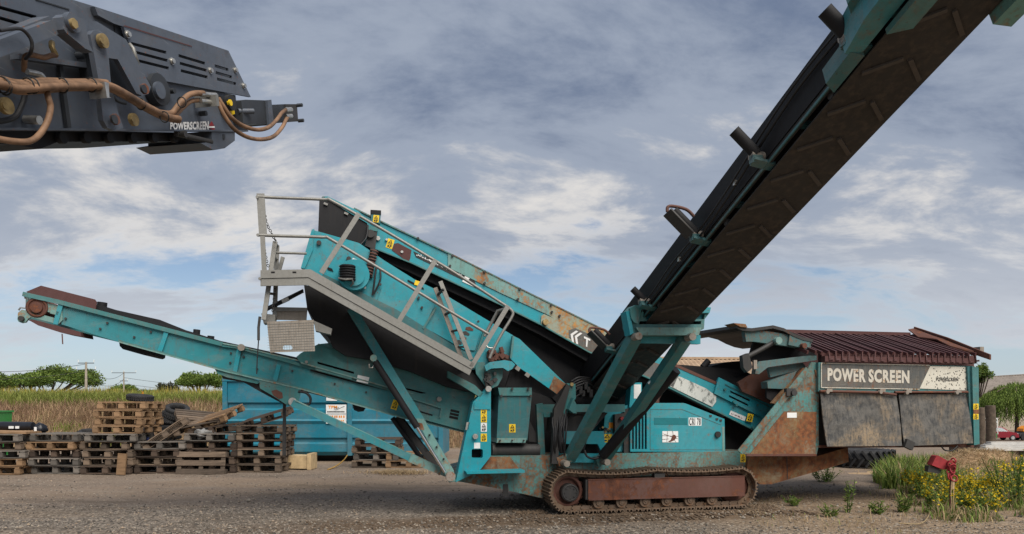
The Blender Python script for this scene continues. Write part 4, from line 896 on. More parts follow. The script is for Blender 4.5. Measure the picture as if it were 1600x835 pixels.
# ---------------------------------------------------------------- hopper
PS('hopper_base', 'rust_panel', [(1170, 713.5), (1276, 713.5), (1325, 699), (1326, 722), (1300, 730), (1205, 757), (1188, 757), (1166, 740)], .44, 1.8)
PS('base_seam', 'dark_steel', [(1229, 714), (1230, 714), (1231, 749), (1230, 749.5)], .435, .006)
hs = PS('hopper_side', 'teal_rusty', [(1156, 707), (1168, 711.5), (1276, 711.5), (1279, 698), (1280, 567), (1268, 566), (1262, 577)], .10, .04)
PS('hopper_rust_plate', 'rust_panel', [(1171, 711), (1274, 711), (1276, 644), (1226, 643)], .085, .02, hs)
mb = MB().bar(M.at(1156, 707, .06), M.at(1262, 577, .06), .10, .02, (0, 1, 0)); mb.build('edge_flange', 'teal_rusty', hs)
PS('edge_bead', 'rust_brown', [(1166, 713), (1276, 713), (1276, 709.5), (1168, 709.5)], .07, .03, hs)
PS('hopper_side', 'teal_dark', [(1156, 707), (1276, 711.5), (1280, 567), (1262, 577)], 2.6, .04)
sticker(1237.5, 649, 15, 8, .085, 'white_sticker', picto=False, name='notice_sticker'); sticker(1161, 716, 8, 13, .42)
MB().box(M.at(1234, 613, .06), (.16, .08, .12)).cyl(M.at(1240, 614, .02), YV, .05, .06, 10).build('lock_bracket', 'dark_steel', hs)
PS('rust_streak', 'rust_panel', [(1273, 578), (1281, 580), (1283, 600), (1277, 596)], .083, .012, hs)
# body and top beam
PS('hopper_body', 'dark_steel', [(1279, 600), (1516, 600), (1520, 697), (1279, 697)], .18, 2.3)
tb = PS('top_beam', 'teal_dull_shaded', [(1279, 566.5), (1520, 572), (1520, 615.5), (1279, 612)], .03, .10)
sg = PS('name_board', 'sign_black', [(1284.5, 569), (1453, 572.3), (1436.5, 607.3), (1284.5, 604.7)], .018, .01, tb)
sw = PS('name_board', 'sign_white', [(1453.6, 572.3), (1511, 573.6), (1511, 610.5), (1437.2, 607.3)], .018, .01, tb, label='white slanted end of the name board')
fr = MB()
for a, b in (((1283, 567.7), (1452, 571)), ((1283, 605.8), (1437, 608.4)), ((1283.3, 568), (1283.3, 606))): fr.bar(M.at(*a, .012), M.at(*b, .012), .014, .01, (0, 1, 0))
fr.build('board_border', 'letter_worn', sg)
text('lettering', 'POWER', PP([(1293, 595.5), (1353, 598), (1353, 577), (1293, 575)], .012), 'letter_worn', sg, .05, 1.12)
text('lettering', 'SCREEN', PP([(1357, 598), (1421, 599.5), (1421, 579), (1357, 577)], .012), 'letter_worn', sg, .05, 1.12)
text('lettering', 'POWERSCREEN', PP([(1463, 595.5), (1497.5, 596), (1497.5, 590.5), (1463, 589.8)], .012), 'black_print', sw, .02, 1.1)
fl = MB(); r2 = random.Random(5)
for k in range(90):
    x = 1446 + r2.random() * 64; y = 574 + r2.random() * 34
    if (x - 1437) > (607 - y) * .47 + 4: fl.slab(PP([(x, y), (x + .7 + r2.random(), y + .4), (x + .5 + r2.random() * 1.3, y + 1.5 + r2.random()), (x - .4, y + 1.2)], .0165), .002)
fl.build('paint_chip', 'sign_black', sw)['kind'] = 'stuff'
cp = MB()
for k in range(120):
    x = 1286 + r2.random() * 150; y = 571 + r2.random() * 33; cp.slab(PP([(x, y), (x + .8 + r2.random(), y + .4), (x + .5 + r2.random(), y + 1.1), (x - .5, y + .9)], .0165), .002)
cp.build('paint_chip', 'door_plate', sg)['kind'] = 'stuff'
pst = PS('corner_post', 'teal_dull_shaded', [(1519, 573), (1529, 574.5), (1530.5, 694), (1522, 696)], -.06, .16); PS('post_web', 'teal_dark', [(1511.5, 573), (1519, 573), (1521.5, 696), (1516, 660)], -.02, .10, pst)
for y, k in ((635.5, 0), (651, 1)): sticker(1525, y, 8, 9, -.06, 'yellow', picto=True, parent=pst)
PS('rust_streak', 'rust_panel', [(1521, 640), (1530, 640), (1530, 647), (1521.5, 647)], -.065, .006, pst)
PS('corner_post', 'teal_dull_shaded', [(1519, 573), (1529, 574.5), (1530.5, 694), (1522, 696)], 2.6, .1); PS('top_beam', 'teal_dull_shaded', [(1279, 566.5), (1520, 572), (1520, 615.5), (1279, 612)], 2.62, .08)
# hinged doors: hung from the top, lower edge standing out a little
def door(pts, vt, vb):
    (x0, y0), (x1, y1), (x2, y2), (x3, y3) = pts
    q = [M.at(x0, y0, vt), M.at(x1, y1, vt), M.at(x2, y2, vb), M.at(x3, y3, vb)]; m = quad_map([q[3], q[2], q[1], q[0]])
    mb = MB(); n = 10; vs = []; r3 = random.Random(int(x0))
    for j in range(n + 1):
        for i in range(n + 1):
            p = m(i / n, j / n); p.y += .012 * sin(i * .9 + j * .5) + (.008 * r3.random()); vs.append(p)
    vs2 = [p + Vector((0, .02, 0)) for p in vs]; N = n + 1
    fs = [(j * N + i, j * N + i + 1, (j + 1) * N + i + 1, (j + 1) * N + i) for j in range(n) for i in range(n)]
    ring = [i for i in range(n)] + [j * N + n for j in range(n)] + [n * N + n - i for i in range(n)] + [(n - j) * N for j in range(n)]
    K = N * N; fs += [tuple(K + i for i in reversed(f)) for f in fs] + [(ring[i], ring[(i + 1) % len(ring)], K + ring[(i + 1) % len(ring)], K + ring[i]) for i in range(len(ring))]
    mb.add(vs + vs2, fs); return mb.build('hopper_door', 'door_sheet', mach)
d1 = door([(1281, 614), (1402, 616.5), (1410, 697), (1293, 698)], .02, -.10); d2 = door([(1404, 617), (1511, 615.5), (1521, 693), (1414, 697.5)], .02, -.10)
PT('hinge_rod', 'rust_brown', [(1281, 611.5), (1372, 613.5), (1400, 617)], -.02, .022, d1); PT('hinge_rod', 'rust_brown', [(1398, 613), (1512, 613)], -.02, .02, d2)
for x in (1295, 1378): MB().box(M.at(x, 610, -.02), (.10, .05, .05)).cyl(M.at(x - 3, 613, -.04), YV, .03, .06, 8).build('hinge', 'galv_rusty', d1)
for x in (1419, 1497): MB().box(M.at(x, 611.5, -.02), (.10, .05, .05)).cyl(M.at(x - 3, 614, -.04), YV, .03, .06, 8).build('hinge', 'galv_rusty', d2)
MB().box(M.at(1420, 695, -.1), (.16, .06, .14), Matrix.Rotation(.4, 3, 'Y')).build('door_catch', 'dark_steel', d2); PS('bottom_rail', 'rust_brown', [(1279, 696), (1522, 694), (1522, 699), (1279, 700)], .1, .2)
PT('hanging_wire', 'hose_rubber', [(1470, 697), (1477, 704), (1488, 704), (1496, 697)], -.05, .012, n=6, smooth=5)
# tipping grid: bars up to a ridge over the centre line and down again
g = MB(); u0, u1 = M.at(1294, 556, -.05).x, M.at(1524, 560, -.05).x
zn = M.at(1400, 553, -.05).z
def gp(u, t): return Vector((u, -.05 + 1.42 * t, zn + .46 * t))
rd = MB().bar(gp(u0 - .35, 1) + Vector((0, 0, .02)), gp(u1 - .12, 1) + Vector((0, 0, .02)), .16, .06).build('tipping_grid', 'rust_red', mach)
bm_ = MB().bar((0, -.71, -.23), (0, .71, .23), .030, .055, (0, 0, 1)); bme = bm_.mesh('grid_bar', 'grid_steel')
bend = MB().box((0, 0, -.055), (.018, .03, .15)); bend.box((.035, 0, -.11), (.06, .04, .03)); eme = bend.mesh('bar_end', 'grid_steel')
NB = 27
for k in range(NB):
    u = u0 - .35 + (u1 - u0 + .35) * k / (NB - 1); c = gp(u, .5)
    inst('grid_bar', bme, rd, c + Vector((0, 0, .018 * (hp.random() - .5))), (.012 * (hp.random() - .5), .2 * (hp.random() - .5), .02 * (hp.random() - .5)))
    if u > u0 - .05: inst('bar_end', eme, rd, gp(u, 0) + Vector((0, .01, .02 * (hp.random() - .5))), (.1 * (hp.random() - .5), .25 * (hp.random() - .5), .3 * (hp.random() - .5)))
MB().bar(gp(u0 - .05, 0) + Vector((0, .06, -.10)), gp(u1, 0) + Vector((0, .06, -.10)), .10, .09).build('grid_rail', 'rust_red', rd); MB().bar(gp(u0 - .3, .5) + Vector((0, 0, -.10)), gp(u1, .5) + Vector((0, 0, -.10)), .06, .08).build('grid_rail', 'rust_red', rd)
# grid end plates at the outer end
ep = MB(); A = gp(u1 + .02, 0); B = gp(u1 + .02, 1)
A2 = gp(u1 + .06, -.16); ep.slab([A2 + Vector((0, 0, -.02)), B + Vector((0, 0, .03)), B + Vector((0, 0, .17)), gp(u1 + .03, .45) + Vector((0, 0, .15)), A2 + Vector((0, 0, .07))], .03, axis=Vector((1, 0, 0))); ep.build('grid_end_plate', 'rust_brown', rd)
bp = MB(); Q = [gp(u1 + .0, .04) + Vector((0, 0, .03)), gp(u1 - .10, .30) + Vector((0, 0, .05)), gp(u1 - .07, .55) + Vector((0, 0, .09)), gp(u1 - .16, .78) + Vector((0, 0, .05)), gp(u1 - .10, 1.0) + Vector((0, 0, .12)), gp(u1 + .02, 1.0) + Vector((0, 0, .14)), gp(u1 + .02, .5) + Vector((0, 0, .13)), gp(u1 + .02, .04) + Vector((0, 0, .06))]
bp.add(Q + [p - Vector((0, 0, .02)) for p in Q], [tuple(range(8)), tuple(range(15, 7, -1))] + [(i, (i + 1) % 8, 8 + (i + 1) % 8, 8 + i) for i in range(8)]); bp.build('bent_plate', 'rust_brown', rd)
MB().box(M.at(1527, 549, .3), (.08, .2, .14)).build('end_bracket', 'galv_rusty', rd); PS('end_tip', 'rust_brown', [(1520, 562), (1528, 568), (1520, 569)], -.02, .05, rd)
# folded feed-end wing, linkage and chute left of the grid
wg = MB(); r4 = [(1152, 508), (1160, 512), (1175, 513), (1190, 511), (1208, 508.5), (1225, 513), (1240, 521), (1255, 527), (1270, 530)]
top = PP(r4, .15); low = [p + Vector((0, 0, -.05)) for p in top]; bk = [p + Vector((0, 2.2, .05)) for p in top]; bl = [p + Vector((0, 2.2, 0)) for p in top]; n = len(top)
wg.add(top + low + bk + bl, [(i, i + 1, i + 1 + n, i + n) for i in range(n - 1)] + [(i, i + 1, 2 * n + i + 1, 2 * n + i) for i in range(n - 1)] + [(n + i, n + i + 1, 3 * n + i + 1, 3 * n + i) for i in range(n - 1)] + [(0, n, 3 * n, 2 * n), (n - 1, 2 * n - 1, 4 * n - 1, 3 * n - 1)])
wing_ = wg.build('wing_cover', 'dark_steel', mach)
PS('wing_tip', 'rust_panel', [(1146, 505), (1165, 506.5), (1168, 512), (1157, 511)], .12, .3, wing_)
PS('wing_beam', 'teal_grey', [(1163, 515), (1175, 514), (1225, 522), (1268, 533), (1266, 547), (1230, 541), (1178, 534), (1166, 534)], .20, .10, wing_)
PS('wing_box', 'teal_grey', [(1234, 524), (1266, 532), (1264, 546), (1232, 539)], .16, .1, wing_)
PS('wing_side', 'rubber', [(1178, 534), (1266, 547), (1276, 556), (1240, 558), (1180, 568), (1170, 560)], .5, .05, wing_)
PT('wing_ram', 'dark_steel', [(1163, 560), (1190, 546), (1213, 533)], .17, .04, wing_, 12); knob('ram_pin', 1213, 533, .13, .06, .08, 'teal_pale', wing_, 10); knob('ram_pin', 1253, 541, .13, .045, .08, 'rust_brown', wing_, 10)
PS('link_arm', 'dark_steel', [(1160, 556), (1170, 552), (1176, 575), (1168, 582), (1162, 575)], .12, .1, wing_); PS('link_arm', 'galv_rusty', [(1178, 563), (1183, 563), (1183, 577), (1178, 577)], .10, .05, wing_)
PS('wing_channel', 'teal_grey', [(1186, 565), (1262, 556), (1276, 556), (1276, 563), (1200, 574), (1186, 585), (1180, 584), (1182, 572)], .14, .12)
PS('feed_plate', 'teal_grey', [(1200, 575), (1254, 567), (1262, 576), (1256, 585), (1240, 581), (1204, 590)], .3, .06); PS('feed_box', 'teal_grey', [(1199, 597), (1245, 580), (1240, 590), (1226, 608), (1200, 607)], .22, .2)
PS('feed_liner', 'rust_brown', [(1153, 598), (1180, 582), (1260, 575), (1262, 600), (1206, 632), (1160, 612)], .6, .06); PS('feed_liner', 'rust_panel', [(1206, 630), (1255, 575), (1262, 577), (1215, 632)], .2, .06)
PS('feed_hole', 'rubber', [(1198, 607), (1228, 608), (1210, 630), (1198, 622)], .3, .04)
PS('belt_lump', 'rubber', [(1058, 570), (1075, 571), (1160, 578), (1176, 586), (1200, 606), (1206, 632), (1150, 606), (1120, 598)], .95, .9, mc)
PS('belt_lump', 'rubber', [(1112, 572), (1135, 566), (1160, 564), (1165, 580), (1112, 576)], 1.3, .6, mc)
PT('guide_roller', 'rubber', [(1098, 574, 1.0), (1107, 564, 1.0)], 0, .055, mc, 12)
PS('top_flange', 'rust_brown', [(1052, 567), (1120, 597), (1118, 601), (1050, 571)], .74, .06, mc)

PS('gap_fill_plate', 'rubber', [(728, 572), (775, 556), (775, 640), (752, 640), (742, 606)], 1.0, .05)  # dark sheet filling the gap, stands in for the shaded interior
PS('gap_fill_plate', 'teal_dull_shaded', [(742, 566), (757, 566), (766, 604), (760, 606), (744, 584)], .36, .05)
PS('grid_sill', 'rust_red', [(1284, 551), (1522, 556), (1522, 574), (1284, 569)], .16, .10, rd)
MB().slab([gp(u0 - .3, 1) + Vector((0, .06, -.9)), gp(u1, 1) + Vector((0, .06, -.9)), gp(u1, 1) + Vector((0, .06, 0)), gp(u0 - .3, 1) + Vector((0, .06, 0))], .05).build('ridge_wall', 'rust_red', rd)
# pale strips added along tail conveyor and strut edges for contrast
for nm, pts, v in (('pale_edge', [(348, 537), (371, 541), (470, 564.5), (560, 590)], .70), ('pale_edge', [(186, 534.5), (356, 581.5), (468, 607.5), (633, 654.5), (728, 676)], .70), ('pale_edge', [(497, 538), (640, 575), (744, 606)], .655), ('pale_edge', [(462, 626), (640, 709)], .55), ('pale_edge', [(470, 567), (605, 605), (735, 640)], .655)):
    mb = MB()
    for a, b in zip(pts, pts[1:]): mb.bar(M.at(*a, v), M.at(*b, v), .018, .018, (0, 0, 1))
    mb.build(nm, 'teal_pale', mach)
# ================================================================ end of the grey conveyor of a second machine
GA = R(10.5)
GF = Frame(-2.17, 5.0, pi / 2 - GA)
gm = thing('grey_conveyor', 'dark grey conveyor head with brown hydraulic hoses reaching in overhead', 'conveyor', (GF.o.x, GF.o.y, 0), GF.yaw)
def GP(pts, v): return [GF.at(x, y, v) for x, y in pts]
def GS(name, mat, pts, v, th=.03, parent=gm, holes=()): return MB().slab(GP(pts, v), th, [GP(h, v) for h in holes]).build(name, mat, parent)
def gcyl(name, px, py, v, r, h, mat, parent=gm, n=16): return MB().cyl(GF.at(px, py, v) - YV * h / 2, YV, r, h, n).build(name, mat, parent)
def gtube(name, mat, pts, r, v=-.12, parent=gm, n=8, sm=6):
    P = [GF.at(p[0], p[1], p[2] if len(p) > 2 else v) for p in pts]; return MB().tube(curve_pts(P, sm) if sm else P, r, n).build(name, mat, parent)
side = GS('side_plate', 'grey_paint', [(-60, 60), (60, 90), (220, 118), (368, 149), (372, 188), (388, 205), (-60, 201)], .0, .03)
GS('side_plate', 'grey_paint', [(-60, 60), (60, 90), (220, 118), (368, 149), (372, 188), (388, 205), (-60, 201)], .85, .03)
GS('lower_lip', 'grey_paint', [(-60, 199), (388, 203.5), (388, 206), (-60, 203)], -.05, .06, side)
up = GS('upper_plate', 'grey_paint', [(-60, -52), (114, 0), (150, 11), (193, 25), (221, 120), (60, 91), (-60, 62)], .02, .02, holes=[slot(-40, 1, 57, 27.5, 2.8), slot(-40, 17, 30, 37, 2.8)])
GS('upper_plate', 'grey_paint', [(-60, -52), (114, 0), (150, 11), (357, 79.5), (392, 152), (221, 120), (60, 91), (-60, 62)], .83, .02)
GS('plate_dark_backing', 'grey_dark', [(-60, -10), (100, 20), (100, 60), (-60, 50)], .07, .02, up)  # dark sheet behind the slots, shade of the inside put into its colour
for a, b in (((55, -1), (108, 15)), ((150, 20), (153, 24)), ((153, 24), (178, 37)), ((178, 37), (179, 49))): MB().bar(GF.at(*a, .018), GF.at(*b, .018), .006, .006, (0, 1, 0)).build('fold_line', 'grey_dark', up)
G1 = [(205, 68, 260, 82.5), (211, 81.5, 262, 95), (216, 95, 264, 107), (279, 87, 320.5, 99.5), (281, 99, 323, 110.5), (282.5, 110.5, 324.5, 121), (335.5, 103, 357, 109.5), (337, 113.5, 362.5, 121), (339, 123.5, 369, 131.5)]
gd = GS('slotted_guard', 'grey_paint', [(193, 42), (363, 93), (392, 152), (221, 120), (212, 98)], -.03, .02, holes=[slot(a, b, c, d, 2.3) for a, b, c, d in G1])
GS('guard_top', 'grey_paint', [(148, 10.5), (193, 25), (357, 79.5), (363, 93), (193, 42), (178, 37), (153, 24)], -.015, .03, gd)
GS('guard_cap', 'grey_paint', [(-60, -52), (150, 11), (357, 79.5), (357, 82), (150, 14), (-60, -49)], .03, .80, gd)
GS('guard_dark_backing', 'grey_dark', [(199, 52), (362, 100), (386, 146), (222, 116)], .10, .02, gd)  # dark sheet seen through the guard slots in place of inner shade
GS('guard_edge', 'rust_red', [(192, 41), (196, 40), (300, 72), (300, 73.5), (196, 42)], -.034, .004, gd)
for x, y in ((268, 96), (328, 110.5), (367, 110), (380, 134.5), (198.5, 54)): gcyl('bolt', x, y, -.03, .016, .02, 'zinc', gd, 6)
for x, y in ((268, 96), (328, 110.5), (367, 110), (380, 134.5), (198.5, 54)): gcyl('washer', x, y, -.03, .022, .008, 'zinc', gd, 12)
gtube('grab_handle', 'galv', [(203, 70, -.04), (208, 76, -.08), (215, 100, -.08), (216, 106, -.04)], .012, parent=gd, n=6, sm=0)
# boom ram and link plates
rm = GS('boom_ram', 'grey_paint', [(-60, 70), (0, 62), (80, 32), (98, 34), (101, 50), (0, 90), (-60, 112)], -.26, .12); GS('ram_top', 'grey_paint', [(-60, 66), (0, 55), (78, 25), (98, 27), (98, 35), (80, 33), (0, 64), (-60, 78)], -.20, .10, rm)
lug = GS('ram_lug', 'grey_paint', [(98, 27), (104, 22), (112, 24), (132, 30), (140, 70), (146, 82), (133, 76), (104, 52), (100, 46)], -.30, .06); gcyl('lug_washer', 108, 36, -.29, .045, .03, 'grey_paint', lug, 20); gcyl('lug_bolt', 110, 37.5, -.31, .024, .025, 'brass', lug, 6)
lk = GS('link_plate', 'grey_paint', [(141, 54), (146, 48), (155, 46.5), (163, 54), (175, 140), (186, 180), (193, 200), (178, 204), (168, 200), (161, 188), (155, 130)], -.20, .03)
lf = GS('frame_plate', 'grey_paint', [(127, 31), (152, 34), (197, 62), (236, 136), (232, 147), (222, 150), (213, 146), (184, 93), (170, 91), (174, 138), (160, 138), (147, 80)], -.14, .03)
GS('frame_web', 'grey_dark', [(171, 92), (184, 94), (213, 146), (190, 138), (176, 134)], -.05, .04, lf)
GS('frame_post', 'grey_dark', [(127, 60), (148, 66), (156, 130), (140, 128)], -.06, .05); GS('web_rib', 'grey_dark', [(93, 102), (98, 102), (112, 200), (106, 200)], -.03, .02)
GS('cross_rib', 'grey_paint', [(30, 84), (135, 98), (136, 106), (30, 92)], -.06, .05, side)
for n_, x, y, v, rr, mt in (('link_pin', 157.5, 64.5, -.21, .042, 'brass'), ('link_pin', 206, 187.5, -.08, .042, 'brass'), ('link_pin', 6, 166, -.08, .045, 'brass'), ('link_pin', 177, 187, -.22, .034, 'rust_brown'), ('link_pin', 223, 139.5, -.18, .034, 'rust_brown')):
    p_ = gcyl(n_, x, y, v, rr * .85, .022, mt, gm, 20 if mt == 'brass' else 6); gcyl('pin_centre', x, y, v - .018, rr * (.35 if mt == 'brass' else .7), .012, 'brass' if mt == 'brass' else 'grey_dark', p_, 12)
gcyl('side_hub', 240, 141, -.01, .095, .05, 'grey_dark'); gcyl('side_hub', 242, 142, -.04, .05, .04, 'grey_paint')
for x, y in ((262, 143), (120, 87), (50, 187), (312, 178)): gcyl('side_bolt', x, y, -.01, .018, .05, 'grey_dark', gm, 8)
gtube('spigot', 'zinc', [(40, 187, -.02), (62, 188, -.10)], .022, sm=0)
# belt with rollers below, lip box, scraper
bl = GS('belt', 'rubber', [(-60, 203), (292, 207), (290, 214), (279, 221), (90, 222), (63, 233), (20, 226), (-60, 222)], .06, .74)
for x in (92, 130, 166, 203, 236, 268): gcyl('belt_lug', x, 216, .05, .030, .03, 'rubber', bl, 12)
GS('belt_top', 'rubber', [(-60, 40), (380, 165), (380, 172), (-60, 60)], .10, .7, bl)
lb = GS('lip_box', 'grey_paint', [(331, 205), (367, 205), (367, 220), (351, 232), (334, 235), (314, 224), (331, 221)], -.04, .5); GS('lip_hole', 'grey_dark', [(349, 210), (352, 210), (352, 217), (350.5, 218), (349, 217)], -.046, .006, lb)
gtube('scraper_bar', 'dark_steel', [(275, 209, -.03), (300, 215, -.03), (330, 222, -.03)], .018, sm=0); gcyl('scraper_pin', 284, 210, -.05, .022, .03, 'dark_steel')
# drive: bearing plate, gearbox, motor
dp = GS('bearing_plate', 'grey_dark', [(346, 150), (366, 154), (368, 180), (350, 178)], -.03, .03); gcyl('bearing_cap', 357, 161, -.05, .055, .03, 'black_print', dp, 20); gcyl('bearing_centre', 357, 161, -.07, .022, .02, 'yellow', dp, 14)
GS('warning_decal', 'yellow', [(359, 171), (366, 170), (367, 178), (362, 180)], -.036, .004, dp)
GS('drive_shaft_guard', 'grey_dark', [(368, 160), (380, 160), (380, 190), (370, 188)], -.02, .2)
mt = GS('gearbox', 'grey_dark', [(377, 158), (384, 156), (412, 157), (424, 160), (427, 188), (420, 195), (380, 193)], -.08, .26); GS('gearbox_flange', 'grey_paint', [(418, 157), (424, 156), (428, 192), (421, 196)], -.10, .3, mt)
mo = GS('motor', 'grey_dark', [(424, 164), (445, 163), (449, 190), (426, 191)], -.06, .2); GS('motor_cap', 'dark_steel', [(446, 163), (464, 163), (466, 190), (449, 191)], -.07, .22, mo)
for x, y in ((464, 165), (466, 189)): gcyl('motor_bolt', x, y, -.07, .015, .05, 'grey_dark', mo, 6)
gtube('pipe_stub', 'grey_paint', [(372, 174, -.05), (396, 174, -.12)], .02, sm=0)
# lettering with its red emblem
le = text('lettering', 'POWERSCREEN', GP([(266, 203), (326, 203.3), (326, 189.5), (266, 191.5)], -.006), 'white_lettering', gm, .042)
GS('emblem', 'red_paint', [(327.5, 197), (331, 190), (335, 197)], -.006, .004); GS('emblem', 'white_lettering', [(326.5, 197.5), (335.5, 197.5), (335.5, 200), (326.5, 200)], -.006, .004); GS('emblem', 'red_paint', [(327.5, 201), (335.5, 201), (335.5, 204), (331, 202.5)], -.006, .004)
# hoses
for k, (dy, dv, rr) in enumerate(((0, 0, 0.0168), (5.5, -.02, 0.0176), (-4.5, .02, 0.0151), (10, .02, 0.0151))):
    gtube('hydraulic_hose', 'hose_brown', [(-40, 126 + dy, -.26 + dv), (0, 127 + dy * .8, -.26 + dv), (30, 134 + dy * .9, -.26 + dv), (70, 131 + dy, -.26 + dv), (110, 131 + dy * .7, -.26 + dv), (150, 131 + dy * .7, -.26 + dv), (167, 132 + dy * .6, -.26 + dv)], rr)
for k, (dy, dv, rr) in enumerate(((0, 0, 0.0202), (5, .02, 0.0168))):
    gtube('hydraulic_hose', 'hose_brown', [(165, 133 + dy, -.26 + dv), (178, 137 + dy, -.25 + dv), (200, 149 + dy, -.22 + dv), (225, 164 + dy, -.18 + dv), (250, 177 + dy, -.14 + dv), (268, 184 + dy * .6, -.12 + dv), (280, 186 + dy * .6, -.12 + dv)], rr)
gtube('hydraulic_hose', 'hose_brown', [(250, 176, -.10), (268, 177, -.10), (280, 163, -.12), (293, 150, -.13), (305, 146, -.13), (318, 146, -.13)], 0.0176); gtube('hydraulic_hose', 'hose_brown', [(256, 183, -.09), (272, 181, -.09), (286, 168, -.10), (297, 159, -.11), (308, 157, -.11), (318, 157, -.11)], 0.0143)
for y in (148, 159): gtube('hose_fitting', 'zinc', [(313, y - 1, -.13), (322, y, -.13), (331, y + 1, -.13), (337, y + 1, -.13)], 0.0168, sm=0)
GS('fitting_bracket', 'galv', [(337, 148), (341, 148), (343, 166), (339, 166)], -.18, .16)
gtube('hydraulic_hose', 'hose_brown', [(341, 153, -.13), (349, 166, -.15), (362, 184, -.17), (380, 197, -.18), (402, 203, -.18), (420, 199, -.17), (432, 188, -.15), (440, 177, -.13), (447, 172, -.12)], 0.0151); gtube('hydraulic_hose', 'hose_brown', [(341, 160, -.13), (350, 180, -.15), (366, 202, -.17), (388, 215, -.18), (410, 218, -.18), (428, 213, -.17), (441, 199, -.15), (447, 187, -.13), (450, 182, -.12)], 0.0151)
for y in (172, 182): gtube('hose_fitting', 'zinc', [(446, y, -.12), (455, y - .5, -.12)], 0.0185, sm=0)
gtube('hydraulic_hose', 'hose_brown', [(73, 141, -.24), (76, 155, -.26), (79, 168, -.26), (74, 190, -.26), (62, 210, -.26), (46, 221, -.26), (20, 221, -.26), (-20, 214, -.26)], 0.0143); gtube('hydraulic_hose', 'hose_brown', [(38, 112, -.12), (38, 98, -.14), (40, 88, -.15), (50, 86, -.15), (68, 90, -.15), (80, 87, -.15), (88, 86, -.15)], 0.0126)
gtube('hose_fitting', 'brass', [(81, 67, -.12), (81, 74, -.14), (85, 82, -.15), (87, 87, -.15)], 0.0143, sm=0); gtube('hose_fitting', 'zinc', [(42, 112, -.14), (52, 114, -.14), (63, 117, -.14), (69, 124, -.14)], .014)
for x, y in ((4, 133), (43, 134), (51, 134), (97, 134), (142, 133), (220, 163), (257, 183), (284, 160), (8, 136)): MB().torus(GF.at(x, y, -.26 if x < 170 else -.17), (1, 0, .3), .034 if x < 170 else .030, .004, 14, 5).build('cable_tie', 'black_print', gm)
GS('hose_clamp', 'zinc', [(163, 128), (170, 130), (171, 152), (174, 153), (167, 153), (166, 145)], -.31, .1)
gtube('cable', 'hose_rubber', [(0, 48, -.30), (30, 45, -.30), (44, 55, -.30), (50, 68, -.30), (48, 82, -.28), (40, 92, -.2)], .008)
gtube('cable', 'hose_rubber', [(40, 145, -.05), (34, 165, -.05), (20, 185, -.05), (-20, 192, -.05)], .013); gtube('cable', 'grey_dark', [(176, 150, -.05), (184, 158, -.05), (196, 162, -.05)], .01)
# the rest of the conveyor, down to its feet behind the viewer
p0 = GF.at(-55, 140, 0); sl_ = (GF.at(360, 178, 0) - p0); sl_ = sl_ / sl_.x; sl_.y = 0
bb = MB(); q0 = p0 + sl_ * .02; q1 = p0 + sl_ * (-(p0.z - .55) / sl_.z)
for v in (.02, .84): bb.bar(q0 + YV * v, q1 + YV * v, .05, .55)
bb.bar(q0 + YV * .43 + Vector((0, 0, .1)), q1 + YV * .43 + Vector((0, 0, .1)), .76, .03); bb.build('conveyor_boom', 'grey_paint', gm)
lg = MB(); mid = q0 + (q1 - q0) * .55
for v in (-.1, .96): lg.bar((mid.x, v, mid.z), (mid.x, v, 0), .12, .12, (1, 0, 0)); lg.box((mid.x, v, .02), (.4, .25, .04))
lg.bar((mid.x, -.1, mid.z - .3), (mid.x, .96, mid.z - .3), .1, .1); lg.bar((q1.x, -.1, .12), (q1.x, .96, .12), .3, .24); lg.bar((q1.x, .0, .1), (q1.x, .0, .6), .1, .1, (1, 0, 0)); lg.bar((q1.x, .86, .1), (q1.x, .86, .6), .1, .1, (1, 0, 0)); lg.build('support_frame', 'grey_paint', gm)
# ================================================================ pallets, tyres, container and the far background
def woodmat(name, a, b_):
    m, T, b = newmat(name); oi = T.add('ShaderNodeObjectInfo').outputs['Random']; v = T.add('ShaderNodeTexCoord').outputs['Object']
    g = T.noise(T.scale(v, (2, 14, 14)), 1.5, 6, .6); n = T.noise(v, 3.0, 4, .6)
    c = T.mix(T.ramp(T.math('MULTIPLY_ADD', oi, .6, T.math('MULTIPLY', n, .4)), .15, .85), a, b_); c = T.mix(T.ramp(g, .4, .75, 0, .55), c, tuple(x * .4 for x in a))
    T.set(b.inputs['Base Color'], c); b.inputs['Roughness'].default_value = .85; b.inputs['Specular IOR Level'].default_value = .2
woodmat('wood_old', (.070, .056, .045), (.21, .155, .112)); woodmat('wood_new', (.17, .108, .062), (.35, .22, .125)); woodmat('wood_dark', (.045, .034, .028), (.115, .082, .062))
woodmat('wood_grey', (.085, .078, .070), (.22, .195, .17))
PW, PD, PH = 1.16, .95, .186
bd = {}
for mt in ('wood_old', 'wood_new', 'wood_dark', 'wood_grey'):
    bd[mt] = [MB().box((0, 0, 0), (PW, .125, .024)).mesh('deck_board', mt), MB().box((0, 0, 0), (.10, PD, .020)).mesh('cross_board', mt), MB().box((0, 0, 0), (.14, .13, .108)).mesh('block', mt), MB().box((0, 0, 0), (PW, .10, .020)).mesh('base_board', mt)]
